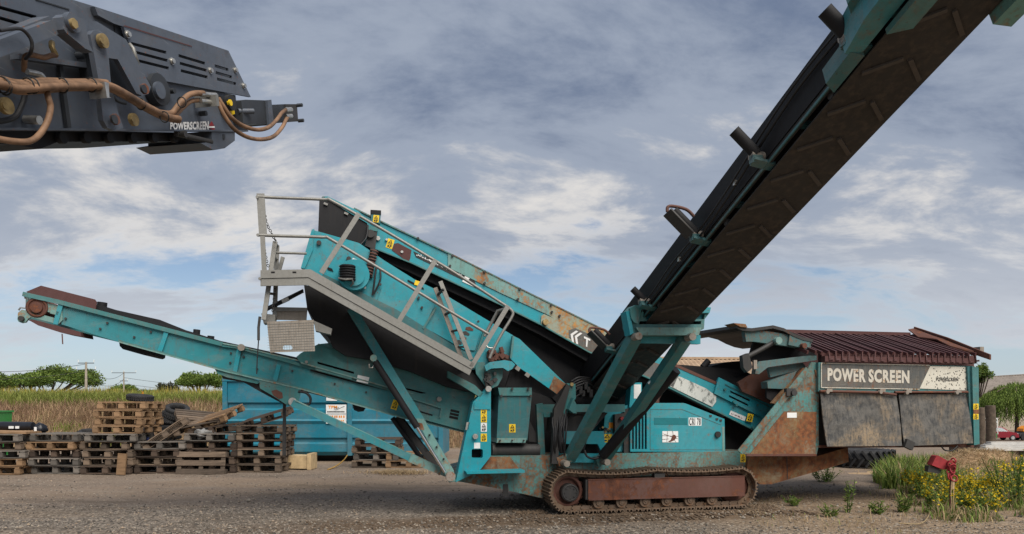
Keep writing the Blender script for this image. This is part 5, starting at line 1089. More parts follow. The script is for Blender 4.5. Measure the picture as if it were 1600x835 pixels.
def pallet(loc, rot, label, group, mt='wood_old', seed=0):
    q = random.Random(seed); t = bpy.data.objects.new('wooden_pallet', None); t.empty_display_size = .1; t.location = loc; t.rotation_euler = rot; link(t); tag(t, label, 'pallet', group)
    D, Cb, Bk, Bb = bd[mt]
    for i in range(5):
        if i not in (0, 4) and q.random() < .16: continue
        inst('deck_board', D, t, (.01 * (q.random() - .5), -PD / 2 + .065 + i * (PD - .13) / 4, PH - .012), (0, 0, .012 * (q.random() - .5)))
    for x in (-PW / 2 + .06, 0, PW / 2 - .06):
        inst('cross_board', Cb, t, (x, 0, PH - .036), (0, 0, .01 * (q.random() - .5)))
        for y in (-PD / 2 + .06, 0, PD / 2 - .06): inst('block', Bk, t, (x + .01 * (q.random() - .5), y, .078), (0, 0, .1 * (q.random() - .5)))
    for y in (-PD / 2 + .055, 0, PD / 2 - .055): inst('base_board', Bb, t, (0, y, .012))
    return t
ORD = ['lowest', 'second', 'third', 'fourth', 'fifth', 'sixth', 'seventh', 'eighth', 'ninth', 'tenth']
def stack(px0, px1, base, n, what, group, seed, z0=0.0, mats=('wood_old',), jit=.085, yaw=0.0, k0=0, total=None):
    """pallets piled between two picture columns; returns centre and top"""
    q = random.Random(seed); a = G(px0, base); c = Vector(((G(px0, base).x + G(px1, base).x) / 2, a.y + PD / 2, 0)); z = z0; total = total or n
    for i in range(n):
        k = i + k0; lab = 'lowest wooden pallet of ' if k == 0 else 'topmost wooden pallet of ' if k == total - 1 else ORD[k] + ' wooden pallet from the ground in '
        pallet((c.x + jit * (q.random() - .5) * 2, c.y + jit * (q.random() - .5), z), (0, .012 * (q.random() - .5), yaw + .17 * (q.random() - .5)), lab + what, group, q.choice(mats), seed * 31 + i)
        z += PH + .003 + .004 * q.random()
    return Vector((c.x, c.y, z))
OD = ('wood_old', 'wood_grey', 'wood_dark'); NW = ('wood_new', 'wood_old', 'wood_new')
s1 = stack(-42, 36, 742, 5, 'the pile carrying the black plastic roll', 'pallets under the black roll', 1, mats=OD + ('wood_new',))
s2 = stack(42, 121, 741, 5, 'the low wide pile beside the black bag', 'pallets of the low wide pile', 2, mats=OD + ('wood_new',))
s3 = stack(126, 207, 741, 5, 'the tall pile with one tyre on top', 'pallets of the tall pile', 3, mats=OD, total=9)
s3b = stack(148, 226, 740, 4, 'the tall pile with one tyre on top', 'pallets of the tall pile', 4, z0=s3.z, mats=NW, jit=.07, k0=5, total=9)
s4 = stack(206, 284, 740, 4, 'the short pile below the tyre heap', 'pallets of the short pile', 5, mats=OD)
s5 = stack(291, 364, 739, 5, 'the pile with broken pallets thrown on it', 'pallets under the broken ones', 6, mats=('wood_dark', 'wood_grey'))
s6 = stack(369, 443, 738, 6, 'the neat pile in front of the container end', 'pallets before the container', 7, mats=OD + ('wood_new',))
s7 = stack(550, 622, 731, 4, 'the pile in front of the white sign', 'pallets below the white sign', 8, mats=OD)
s7b = stack(612, 662, 731, 2, 'the very low pile beside the strut foot', 'pallets beside the strut foot', 9, mats=('wood_new', 'wood_old'))
# broken ones
for k, (px, py, Y, rx, ry, rz, mt, lab) in enumerate((
    (268, 684, 18.2, -.10, -.62, .30, 'wood_old', 'weathered pallet sliding steeply off the tyre heap'),
    (318, 668, 18.4, .20, -.20, .15, 'wood_old', 'broken pallet lying askew on top of its pile'),
    (338, 660, 18.5, .30, -.28, -.25, 'wood_new', 'pale broken pallet tilted up highest on its pile'),
    (312, 660, 19.0, .25, .10, .5, 'wood_old', 'grey broken pallet turned crosswise behind the pale one'),
    (345, 676, 18.3, .05, -.12, -.1, 'wood_dark', 'dark pallet sagging under the broken ones'))):
    p = W(px, py, Y); pallet(p, (rx, ry, rz), lab, None, mt, 90 + k)
pallet((s6.x + .02, s6.y + .1, s6.z + .08), (.10, -.30, .1), 'broken pallet tipped up on the neat pile before the container', None, 'wood_dark', 99)
p = G(319, 739); pallet((p.x, p.y - .05, .02), (R(80), 0, 0), 'wooden pallet stood upright against a pile', None, 'wood_old', 97)
# offcuts and odds
p = G(192, 742); MB().box((p.x, p.y - .05, .25), (.20, .05, .50), Matrix.Rotation(-.06, 3, 'X') @ Matrix.Rotation(.06, 3, 'Y')).build('timber_offcut', 'wood_new', None, 'short wide timber offcut leaning upright against the tall pile', 'timber')
def tyre(loc, rot, Rr, w, label, group=None):
    t = thing('tyre', label, 'tyre', loc, 0, group); t.rotation_euler = rot
    mb = MB(); n = 30; prof = [(.62, -.42), (.70, -.5), (.88, -.5), (.97, -.40), (1, -.15), (1, .15), (.97, .40), (.88, .5), (.70, .5), (.62, .42)]; k = len(prof)
    mb.add([(a * Rr * cos(2 * pi * i / n), a * Rr * sin(2 * pi * i / n), b * w) for i in range(n) for a, b in prof], [(i * k + j, ((i + 1) % n) * k + j, ((i + 1) % n) * k + (j + 1) % k, i * k + (j + 1) % k) for i in range(n) for j in range(k)], True)
    mb.build('casing', 'tyre', t); tr = MB()
    for i in range(36):
        a = 2 * pi * i / 36
        for s in (-1, 1): tr.box((1.005 * Rr * cos(a), 1.005 * Rr * sin(a), s * w * .2), (.022, Rr * .10, w * .30), Matrix.Rotation(a, 3, 'Z') @ Matrix.Rotation(s * .35, 3, 'X'))
    tr.build('tread', 'tyre', t); return t
p = W(215, 622, 18.6); tyre((s3b.x + .25, s3b.y, s3b.z + .09), (.05, .10, 0), .30, .16, 'black tyre lying flat on top of the tall pallet pile')
for k, (px, py, Y, rx, ry, lab) in enumerate(((277, 641, 19.6, .35, .25, 'topmost tyre of the leaning heap'), (272, 651, 19.6, .28, .22, 'second tyre from the top of the leaning heap'), (267, 661, 19.6, .22, .18, 'third tyre from the top of the leaning heap'), (266, 672, 19.6, .15, .12, 'fourth tyre from the top of the leaning heap'), (264, 683, 19.6, .1, .1, 'lowest tyre in view of the leaning heap'))):
    tyre(W(px, py, Y), (rx, ry, k), .30, .19, 'black ' + lab, None)
tyre(W(240, 680, 19.4), (R(85), 0, .3), .30, .2, 'black tyre standing upright beside the leaning heap'); tyre(W(252, 676, 19.9), (R(80), 0, .6), .31, .2, 'black tyre stood on edge half behind the leaning heap')
tyre(W(138, 679, 20.2), (.2, .1, 0), .26, .22, 'small black tyre behind the tall pallet pile')
# crumpled grey plastic in the broken pile, blue rag
def lump(name, c, rx, ry, rz, mat, label, cat, sd=1, n=10, amp=.35):
    mb = MB(); vs = []
    for j in range(n + 1):
        th = pi * j / n
        for i in range(2 * n):
            ph = pi * i / n; d = Vector((sin(th) * cos(ph), sin(th) * sin(ph), cos(th))); q = 1 + amp * noise.noise(d * 2.2 + Vector((sd, 0, 0))); vs.append((c[0] + d.x * rx * q, c[1] + d.y * ry * q, c[2] + d.z * rz * q))
    k = 2 * n; mb.add(vs, [(j * k + i, j * k + (i + 1) % k, (j + 1) * k + (i + 1) % k, (j + 1) * k + i) for j in range(n) for i in range(k)], True)
    return mb.build(name, mat, None, label, cat)
plain('plastic_grey', (.22, .22, .215), .4, var=.6, sc=12); plain('plastic_black', (.012, .014, .02), .35, var=.3); plain('rag_blue', (.04, .07, .24), .8, var=.4)
lump('plastic_sheet', W(318, 678, 17.9), .26, .2, .12, 'plastic_grey', 'crumpled grey plastic sheet stuffed among the broken pallets', 'plastic sheet', 3, 12, .8); lump('rag', W(231, 685, 18.3), .12, .1, .07, 'rag_blue', 'blue rag lying on the short pallet pile', 'rag', 5)
rt = thing('plastic_roll', 'long black plastic roll with two white labels on the pallets', 'plastic roll', (s1.x, s1.y, s1.z))
c0 = W(-40, 667, 18.0) - Vector((s1.x, s1.y, s1.z)); c1 = W(52, 666, 18.0) - Vector((s1.x, s1.y, s1.z)); MB().tube([c0, (c0 + c1) / 2 + Vector((0, 0, .01)), c1], .10, 14, rr=[.10, .11, .10]).build('roll_body', 'plastic_black', rt)
for px in (17.5, 27): q_ = W(px, 668, 17.89) - Vector((s1.x, s1.y, s1.z)); MB().box(q_, (.12 if px < 20 else .09, .012, .06)).build('paper_label', 'white_sticker', rt)
bgm = thing('black_bag', 'black bag with white marks at the end of the roll', 'bag', W(63, 678, 18.0)); cc = Vector((0, 0, .06)); b_ = lump('bag_body', (0, 0, .12), .15, .15, .14, 'plastic_black', None, None, 9); b_.parent = bgm
MB().box((-.02, -.155, .12), (.06, .01, .10)).build('paper_label', 'white_sticker', bgm)
MB().box(s1 + Vector((.0, -.1, .03)), (1.2, .6, .05), Matrix.Rotation(.02, 3, 'Y')).build('board', 'wood_new', None, 'orange tinted plywood board under the black roll', 'board')
# green bin at the bank
gb = thing('green_bin', 'green metal bin standing before the dry grass bank', 'bin', W(-14, 672, 24.0)); paint('bin_green', (.02, .20, .035), rust=.05, dirt=.2)
MB().slab([(-.5, -.35, 0), (.40, -.35, 0), (.45, -.35, .70), (-.55, -.35, .70)], .7).build('bin_body', 'bin_green', gb); MB().box((-.05, 0, .72), (1.06, .80, .06)).build('bin_rim', 'bin_green', gb)
gb.location = (W(-14, 672, 24).x, 24, gfine(-14, 24)); MB().box((0, 0, .0), (1.0, .7, .02)).build('bin_foot', 'bin_green', gb)
for ch in gb.children: ch.scale = (1, 1, 2.0) if ch.name.startswith('bin_body') else (1, 1, 1)
[c for c in gb.children if c.name.startswith('bin_rim')][0].location.z = .70
p = W(222.5, 622, 40); om = thing('marker_post', 'small orange marker post standing among the reeds', 'marker', (p.x, p.y, bankz(p.x, p.y))); MB().cyl((0, 0, .35), (0, 0, 1), .03, .8, 8).build('post', 'galv', om); MB().cyl((0, 0, p.z + .12 - bankz(p.x, p.y)), (0, 0, 1), .07, .45, 10).build('orange_sleeve', 'orange', om)
# beige crate and yellow hose
p = G(468, 734); bx = thing('beige_crate', 'beige plastic crate with thick rim lying by the pallets', 'crate', (p.x, p.y + .25, 0)); plain('beige', (.50, .37, .21), .6, var=.25)
MB().slab([(-.30, -.25, .03), (.20, -.25, .02), (.20, -.25, .34), (-.34, -.25, .36)], .5).build('crate_body', 'beige', bx); MB().slab([(.20, -.29, .0), (.30, -.29, .0), (.30, -.29, .40), (.20, -.29, .40)], .58).build('crate_rim', 'beige', bx)
MB().tube(curve_pts([G(512, 734), G(525, 731) + Vector((0, 0, .04)), G(537, 728) + Vector((0, 0, .15)), G(540, 722) + Vector((0, .3, .2))], 6), .016, 8).build('yellow_hose', 'dull_yellow', None, 'yellow hose trailing off the pile below the white sign', 'hose')
# ---------------------------------------------------------------- skip container
CY = 21.1; cz = lambda py: CZ - (py - HY) / F * CY; cxx = lambda px: (px - CX) / F * CY
ct = thing('skip_container', 'long bright teal steel skip container behind the pallets', 'container', ((cxx(348) + cxx(692)) / 2, CY + 1.15, 0)); ox = ct.location.x
L_ = cxx(692) - cxx(348); zb, zt = cz(712), cz(595)
def prof(y0, y1, d): return [(0, cz(y0)), (0, cz(y1))]
P_ = [(0, zt)] + [(0, cz(629)), (.07, cz(632)), (.07, cz(638)), (0, cz(641)), (0, cz(655)), (-.045, cz(658)), (0, cz(663)), (0, cz(684)), (.07, cz(687)), (.07, cz(691)), (0, cz(694)), (0, cz(706)), (.10, zb)]
def wall(y0, sgn, x0, x1, name):
    mb = MB(); n = len(P_); o_ = [(x, y0 + sgn * d, z) for x in (x0, x1) for d, z in P_]; i_ = [(x, y0 + sgn * .16, z) for x in (x0, x1) for d, z in P_]
    mb.add(o_ + i_, [(i, i + 1, n + i + 1, n + i) for i in range(n - 1)] + [(2 * n + i, 2 * n + i + 1, 3 * n + i + 1, 3 * n + i) for i in range(n - 1)] + [(i, i + 1, 2 * n + i + 1, 2 * n + i) for i in range(n - 1)] + [(n + i, n + i + 1, 3 * n + i + 1, 3 * n + i) for i in range(n - 1)] + [(0, n, 3 * n, 2 * n), (n - 1, 2 * n - 1, 4 * n - 1, 3 * n - 1)]); return mb.build(name, 'container_teal', ct)
xa, xm, xb = cxx(356) - ox, cxx(547) - ox, cxx(686) - ox
wall(-1.15, 1, xa, xm - .045, 'side_panel'); wall(-1.15, 1, xm + .045, xb, 'side_panel'); wall(1.15, -1, xa, xb, 'side_panel')
for x in (cxx(352) - ox, xm, cxx(689) - ox): MB().box((x, -1.13, (zb + zt) / 2), (.13, .14, zt - zb)).build('frame_post', 'container_teal', ct)
for x in (cxx(352) - ox, cxx(689) - ox): MB().box((x, 0, (zb + zt) / 2), (.10, 2.1, zt - zb - .02)).build('end_wall', 'container_teal', ct)
MB().box((0, -1.13, zt + .03), (L_, .16, .10)).build('top_rail', 'container_teal', ct); MB().box((0, 1.13, zt + .03), (L_, .16, .10)).build('top_rail', 'container_teal', ct); MB().box((0, 0, zb + .03), (L_ - .2, 2.0, .1)).build('floor', 'dark_steel', ct)
for y in (-.5, .5): MB().box((0, y, zb / 2), (L_ - .4, .16, zb)).build('skid', 'dark_steel', ct)
def sgnq(x0, x1, y0, y1, d=.0): return [(cxx(x0) - ox, -1.16 - d, cz(y1)), (cxx(x1) - ox, -1.16 - d, cz(y1)), (cxx(x1) - ox, -1.16 - d, cz(y0)), (cxx(x0) - ox, -1.16 - d, cz(y0))]
bd_ = MB().slab([Vector(q) + Vector((0, 0, 0)) for q in sgnq(510, 541.5, 632.5, 662, .035)], .03).build('sign_board', 'white_sticker', ct); MB().slab(sgnq(510, 527, 620, 626.5, .01), .01).build('sign_strip', 'white_sticker', ct)
text('lettering', 'TPM', sgnq(513.5, 527.5, 634, 638.5, .042), 'orange', bd_, .03)
ln = MB()
for (x0, x1, y0, y1) in ((512, 539, 642.6, 644.6),): 
    x = x0
    while x < x1: ln.add(sgnq(x, min(x + 1.6, x1), y0, y1, .04), [(0, 1, 2, 3)]); x += 2.1
for a, b in (((525, 641), (539, 635)), ((523, 640), (530, 637))): ln.bar(Vector(sgnq(a[0], a[0], a[1], a[1], .04)[0]), Vector(sgnq(b[0], b[0], b[1], b[1], .04)[0]), .01, .004, (0, 1, 0))
ln.add(sgnq(511, 541, 646.8, 647.4, .04), [(0, 1, 2, 3)]); o_ = ln.build('sign_print', 'black_print', bd_); o_['kind'] = 'stuff'
ln = MB(); 
for x, w in ((516, 2), (519, 2), (523, 2), (526, 2), (530, 2), (533, 2), (537, 2)): ln.add(sgnq(x, x + w, 649.5, 653, .04), [(0, 1, 2, 3)])
for x in (530, 533, 536): ln.add(sgnq(x, x + 2, 656.5, 658.5, .04), [(0, 1, 2, 3)])
ln.build('sign_print', 'orange', bd_)['kind'] = 'stuff'
# ---------------------------------------------------------------- trees
def tree(name, label, px, py_top, py_bot, pw, Y, mats, trunk_px, umbrella=True, n=11000, leaf=.26, seed=1, group=None):
    q = random.Random(seed); c = W(px, (py_top + py_bot) / 2, Y); w = pw / F * Y; h = (py_bot - py_top) / F * Y; tp = W(trunk_px, 640, Y); gz_ = bankz(tp.x, Y) if tp.x < 6 else gz(tp.x, Y)
    t = thing(name, label, 'tree', (tp.x, Y, gz_), 0, group); O = Vector((tp.x, Y, gz_)); mb = MB(); cc = c - O
    fork = Vector((cc.x * .3, 0, max(.6, (cc.z - h / 2) * .55))); mb.tube(curve_pts([(0, 0, -.2), fork * .5 + Vector((.1, 0, 0)), fork], 4), .2, 8, rr=None)
    cl = []
    for i in range(46 if umbrella else 16):
        a, rr_ = q.random() * 6.28, math.sqrt(q.random()); x, y = cos(a) * rr_ * w * .46, sin(a) * rr_ * w * .46; top = h * .5 * math.sqrt(max(0, 1 - rr_ * rr_ * .9)) if umbrella else h * .4 * math.sqrt(max(0, 1 - rr_ * rr_))
        z = (top - h * .18 - q.random() * h * .28) if umbrella else (q.random() * 2 - 1) * top; cl.append((cc + Vector((x, y, z)), w * (.125 + .085 * q.random()), h * (.19 + .10 * q.random())))
    for c_, r_, z_ in cl[:12]: mb.tube(curve_pts([fork, (fork + c_) / 2 + Vector((0, 0, -.15 * h)), c_], 4), .07, 6)
    mb.build('trunk', 'bark', t); B = Blades(mats)
    for i in range(n):
        c_, r_, z_ = q.choice(cl); d = Vector((q.gauss(0, 1), q.gauss(0, 1), q.gauss(0, 1))).normalized(); s = q.random() ** .4; p = c_ + Vector((d.x * r_ * s, d.y * r_ * s, d.z * z_ * s * (1 if d.z > 0 else .6)))
        B.leaf(p, Vector((d.x + q.gauss(0, .5), d.y + q.gauss(0, .5), d.z * .6 + .3 + q.gauss(0, .4))), Vector((q.gauss(0, 1), q.gauss(0, 1), 1)), leaf * (.6 + .8 * q.random()), leaf * .55, 0 if q.random() < .55 or d.z < 0 else 1)  # clump undersides always take the darker leaf, shading put into the colour
    B.build('crown', t); return t
PN = ['pine_leaf', 'pine_light']
tree('umbrella_pine', 'broad umbrella pine beside the concrete pole', 99, 573, 608, 98, 95, PN, 66, seed=3, n=16000)
tree('umbrella_pine', 'umbrella pine to the far side of the broad one', 40, 583, 611, 62, 100, PN, 55, seed=4)
tree('umbrella_pine', 'low umbrella pine half hidden in the reeds', 2, 584, 614, 40, 92, PN, 5, seed=5, n=3500)
tree('umbrella_pine', 'umbrella pine standing next to the container', 315, 581, 612, 70, 95, PN, 312, seed=6, n=12000)
tree('round_tree', 'small pale tree rising behind the second pole', 192, 603, 618, 42, 110, PN, 190, seed=7, n=2200, leaf=.4)
tree('dark_shrub', 'thin dark shrub between the reeds and the sky', 263, 598, 618, 28, 85, ['shrub_dark', 'shrub_dark'], 263, False, seed=8, n=900, leaf=.3)
tree('low_tree', 'low tree line piece beyond the reeds', 232, 611, 621, 60, 120, PN, 232, seed=12, n=1800, leaf=.45)
tree('round_tree', 'dark round tree behind the barn by the hopper post', 1528, 568, 600, 34, 85, PN, 1528, False, seed=9, n=2600)
# ---------------------------------------------------------------- power line
def pole(px, ptop, Y, rb, label, arms):
    p = W(px, ptop, Y); zb_ = bankz(p.x, Y); t = thing('power_pole', label, 'power pole', (p.x, Y, zb_)); H = p.z - zb_
    MB().tube([(0, 0, -.3), (0, 0, H)], rb, 10, rr=[rb, rb * .62]).build('shaft', 'concrete', t)
    for dz, hw in arms:
        MB().box((0, 0, H - dz), (hw * 2, .07, .07)).build('cross_arm', 'dark_steel', t)
        for x in (-hw, hw) if hw < 1.2 else (-hw, 0, hw): MB().cyl((x, 0, H - dz + .2), (0, 0, 1), .04, .25, 8).build('insulator', 'white_sticker', t)
    return t
plain('concrete', (.34, .30, .25), .9, var=.2)
pole(134.5, 566, 70, .15, 'pale concrete power pole in front of the broad pine', ((.1, .75), (.75, .9))); pole(193.5, 581, 95, .12, 'thin power pole with one wide cross arm', ((.15, 1.55), (1.2, .5)))
def wire(a, b, sag, label):
    P = [a.lerp(b, i / 14) + Vector((0, 0, -sag * 4 * (i / 14) * (1 - i / 14))) for i in range(15)]; MB().tube(P, .022, 5).build('power_line', 'dark_steel', None, label, 'wire', 'wires of the power line')
for dz in (0, .65): wire(W(134.5, 569, 70) - Vector((0, 0, dz)), W(-300, 545, 55) - Vector((0, 0, dz)), 1.2, ('upper' if dz == 0 else 'lower') + ' thin overhead wire leaving the concrete pole over the pines')
for dz in (0, .8): wire(W(134.5, 569, 70) - Vector((0, 0, .4 + dz)), W(193.5, 583, 95) - Vector((0, 0, dz)), .9, ('upper' if dz == 0 else 'lower') + ' thin overhead wire hanging between the two poles')
for dz in (0, .8): wire(W(193.5, 583, 95) - Vector((0, 0, dz + .6)), W(420, 606, 120) - Vector((0, 0, dz)), .5, ('upper' if dz == 0 else 'lower') + ' thin overhead wire leaving the wide armed pole towards the container')
# ---------------------------------------------------------------- barns
def roofmat(name, a, b_):
    m, T, b = newmat(name); v = T.add('ShaderNodeTexCoord').outputs['Object']; n = T.noise(v, 1.2, 6, .7); f = T.noise(v, 7, 4, .7)
    T.set(b.inputs['Base Color'], T.mix(T.ramp(T.math('MULTIPLY_ADD', f, .5, T.math('MULTIPLY', n, .5)), .35, .65), a, b_)); b.inputs['Roughness'].default_value = .9
roofmat('tile_roof', (.26, .17, .11), (.42, .31, .21)); roofmat('cement_roof', (.16, .135, .115), (.28, .24, .205)); roofmat('render_wall', (.33, .28, .22), (.42, .36, .29))
def barn(name, label, px0, px1, py_r0, py_r1, Y, drop, depth, mat, pitch, wallh_px):
    a, b = W(px0, py_r0, Y), W(px1, py_r1, Y); t = thing(name, label, 'building', (a.x, a.y, gz(a.x, a.y))); O = Vector((a.x, a.y, gz(a.x, a.y))); d = b - a; L = Vector((d.x, d.y, 0)).length; dx = Vector((d.x, d.y, 0)).normalized(); fw = Vector((dx.y, -dx.x, 0)); zr = a.z - O.z; dzr = d.z
    for sgn in (1, -1):
        mb = MB(); n = int(L / pitch); vs = []
        for i in range(n * 2 + 1):
            x = L * i / (n * 2); bump = .07 if i % 2 else 0
            for t_ in (0, .25, .5, .75, 1): p = dx * x + fw * (sgn * depth * t_) + Vector((0, 0, zr + dzr * x / L - drop * t_ + bump)); vs.append(p)
        mb.add(vs, [(i * 5 + j, (i + 1) * 5 + j, (i + 1) * 5 + j + 1, i * 5 + j + 1) for i in range(n * 2) for j in range(4)]); mb.build('roof_slope', mat, t)
    MB().bar(Vector((0, 0, zr + .08)), dx * L + Vector((0, 0, zr + dzr + .08)), .35, .14).build('ridge_cap', mat, t)
    for sgn in (1, -1):
        o0 = fw * (sgn * (depth - .5)); MB().slab([o0, o0 + dx * L, o0 + dx * L + Vector((0, 0, zr + dzr - drop)), o0 + Vector((0, 0, zr - drop))], .2, axis=-fw if abs(fw.y) > .7 else fw).build('wall', 'render_wall', t)
    for e in (0, L):
        z1 = zr + dzr * e / L; c = dx * e; q = [c + fw * (depth - .5), c + fw * (depth - .5) + Vector((0, 0, z1 - drop)), c + Vector((0, 0, z1 - .1)), c - fw * (depth - .5) + Vector((0, 0, z1 - drop)), c - fw * (depth - .5)]
        MB().add(q, [(0, 1, 2, 3, 4)]).build('gable', 'render_wall', t)
    return t
barn('tiled_barn', 'long low barn with pale clay tile roof behind the machine', 930, 1320, 561, 563, 48, 1.9, 5.5, 'tile_roof', .28, 0)
barn('grey_barn', 'grey brown fibre cement roofed barn behind the willow', 1475, 1800, 594, 574, 105, 3.0, 9, 'cement_roof', .4, 0)
# ================================================================ right hand side: willow, car, weeds, red coupling
def willow():
    q = random.Random(31); Y = 80; c = W(1588, 625, Y); g0 = gz(c.x, Y); t = thing('willow_tree', 'weeping willow with hanging pale green strands before the grey barn', 'tree', (c.x, Y, g0)); zt_ = W(0, 596, Y).z - g0
    tr = MB().tube(curve_pts([(0, 0, -.3), (.1, 0, zt_ * .4), (-.1, 0, zt_ * .7)], 4), .2, 8)
    for k in range(9): a = k * .7; tr.tube(curve_pts([(-.1, 0, zt_ * .6), (cos(a) * 1.3, sin(a) * 1.0, zt_ * .88), (cos(a) * 2.8, sin(a) * 2.3, zt_ * .80)], 4), .06, 6)
    tr.build('trunk', 'bark', t); B = Blades(['willow_leaf', 'pine_light', 'weed_green']); RR = 4.4
    for i in range(2600):
        a = q.random() * 6.28; rr = math.sqrt(q.random()) * RR; lob = .85 + .3 * noise.noise((cos(a) * 1.5, sin(a) * 1.5, 1)); x, y = cos(a) * rr * lob, sin(a) * rr * .8; z0 = zt_ - 1.9 * (rr / RR) ** 2 - .5 * q.random() + .35 * noise.noise((x, y, 3)); Ls = min(z0 - .9, .6 + 2.6 * q.random() * (.35 + .65 * rr / RR)); n = int(max(Ls, .2) / .13)
        mi = 0 if q.random() < .6 else (1 if q.random() < .6 else 2)
        for k in range(n):
            p = Vector((x * (1 + .06 * k / n) + .06 * q.random(), y * (1 + .06 * k / n), z0 - Ls * k / n)); B.leaf(p, Vector((q.gauss(0, .35), q.gauss(0, .35), -1)), Vector((q.gauss(0, 1), 1, 0)), .30, .07, mi)
    B.build('crown', t)
willow()
def car():
    Y = 68.5; p = W(1557, 688, Y); g0 = gz(p.x, Y); t = thing('parked_car', 'small dark red hatchback parked beyond the white boards', 'car', (p.x, Y, g0)); plain('car_red', (.20, .012, .022), .3, var=.1); plain('car_glass', (.16, .20, .22), .08, var=.1); plain('hub', (.55, .55, .55), .3, metal=.6)
    body = [(-1.75, .30), (-1.80, .62), (-1.70, .86), (-1.35, .92), (1.0, .90), (1.55, .80), (1.78, .62), (1.80, .32)]; roof = [(-1.62, .88), (-1.38, 1.32), (-1.1, 1.42), (.05, 1.42), (.35, 1.34), (.98, .90)]
    def ext(pts, w0, w1=None, zc=None):
        w1 = w1 or w0; n = len(pts); mb = MB(); zs = [z for _, z in pts]; lo, hi = min(zs), max(zs); f = lambda z: w0 + (w1 - w0) * (z - lo) / (hi - lo)
        mb.add([(x, s * f(z), z) for s in (-1, 1) for x, z in pts], [tuple(range(n)), tuple(range(n, 2 * n))[::-1]] + [(i, (i + 1) % n, n + (i + 1) % n, n + i) for i in range(n)]); return mb
    ext(body, .80, .78).build('body', 'car_red', t); ext(roof, .74, .58).build('cabin', 'car_red', t)
    for q in ([(-1.05, .94), (-1.0, 1.32), (-.32, 1.33), (-.32, .94)], [(-.25, .94), (-.25, 1.33), (.10, 1.32), (.70, .94)], [(-1.5, .95), (-1.33, 1.28), (-1.1, 1.30), (-1.15, .95)]): MB().slab([(x, -.745 + (z - .9) * .30, z) for x, z in q], .02).build('window', 'car_glass', t)
    for x in (-1.15, 1.15):
        w = MB().cyl((x, -.72, .29), YV, .29, .2, 20).build('wheel', 'tyre', t); MB().cyl((x, -.80, .29), YV, .18, .06, 14).build('rim', 'hub', w); MB().cyl((x, .72, .29), YV, .29, .2, 20).build('wheel', 'tyre', t)
    MB().box((1.72, -.55, .68), (.10, .3, .13)).build('headlight', 'white_sticker', t); MB().box((1.72, .55, .68), (.10, .3, .13)).build('headlight', 'white_sticker', t); MB().box((1.74, 0, .42), (.16, 1.5, .2)).build('bumper', 'plastic_black', t)
    t.scale = (.90, .90, .90)
car()
def sidething():
    Y = 67.5; p = W(1541, 688, Y); t = thing('green_trailer', 'low green trailer with white tubular frame beside the car', 'trailer', (p.x, Y, gz(p.x, Y)))
    MB().box((0, 0, .48), (1.35, 1.0, .46)).build('trailer_body', 'bin_green', t); MB().cyl((0, -.5, .25), YV, .25, .14, 16).build('wheel', 'tyre', t); MB().cyl((0, .5, .25), YV, .25, .14, 16).build('wheel', 'tyre', t)
    for a, b in (((-.5, 0, .7), (-.5, 0, 2.05)), ((1.05, 0, .6), (1.0, 0, 2.05)), ((-.5, 0, 2.05), (1.0, 0, 2.05)), ((-.5, 0, 1.7), (1.0, 0, 1.72))): MB().tube([a, b], .045, 8).build('frame_tube', 'white_lettering', t)
    MB().box((.85, 0, .42), (.5, .1, .1)).build('drawbar', 'dark_steel', t)
    p = W(1606, 688, 68.5); t = thing('yellow_machine', 'yellow topped dark machine standing beside the red car', 'machine', (p.x, 68.5, gz(p.x, 68.5))); MB().slab([(-1.1, -.5, .35), (1.2, -.5, .35), (1.2, -.5, .8), (-.5, -.5, .85), (-1.1, -.5, .6)], 1.0).build('chassis', 'dark_steel', t); MB().slab([(-.75, -.45, .85), (1.2, -.45, .82), (1.2, -.45, 1.35), (-.3, -.45, 1.35), (-.7, -.45, 1.1)], .9).build('hood', 'orange', t)
    for x in (-.7, .7): MB().cyl((x, -.5, .32), YV, .32, .2, 18).build('wheel', 'tyre', t); MB().cyl((x, .5, .32), YV, .32, .2, 18).build('wheel', 'tyre', t)
    for px, w, pt, Y, lab in ((1532, .42, 637, 40, 'weathered timber post close to the hopper corner'), (1547.5, .55, 634, 44, 'thick timber post in front of the red car')):
        p = W(px, pt, Y); g0 = gz(p.x, Y); mb = MB(); mb.tube(curve_pts([(p.x, Y, g0 - .2), (p.x + .03, Y, (g0 + p.z) / 2), (p.x - .02, Y, p.z)], 3), w / 2, 9, rr=None); mb.build('timber_post', 'bark', None, lab, 'post')
sidething()
# white boards stacked on blocks, dry heap
plain('white_board', (.55, .53, .49), .6, var=.25, sc=3)
bs = G(1590, 745); 
for k in range(9):
    y = 18.6 + k * .42; x0 = W(1534 + k * 1.5, 690, y).x; mb = MB().box((0, 0, 0), (5.2, .24, .04)); o = mb.build('board', 'white_board', None, 'long whitish board laid flat above the dry heap, ' + ('first from the heap side', 'second from the heap side', 'third from the heap side', 'fourth from the heap side', 'middle one of nine', 'fourth from the car side', 'third from the car side', 'second from the car side', 'first from the car side')[k], 'board', 'boards laid over the dry heap'); o.location = (x0 + 2.6, y, .50 + .03 * (k % 2)); o.rotation_euler = (0, 0, .03 * (k % 3 - 1))
for k, x in enumerate((13.2, 16.2)): MB().box((x, 20.3, .25), (.16, 3.6, .50)).build('bearer', 'wood_dark', None, ('dark timber bearer under the boards at the heap', 'dark timber bearer under the far end of the boards')[k], 'timber')
roofmat('dry_heap', (.30, .19, .10), (.44, .31, .18))
hx, hy = G(1545, 745).x, 17.0
def hz2(x, y): return max(-.05, .62 * math.exp(-((x - hx) / 1.25) ** 2 - ((y - hy) / 1.3) ** 2) - .04 + .05 * noise.noise((x * 2, y * 2, 0)))
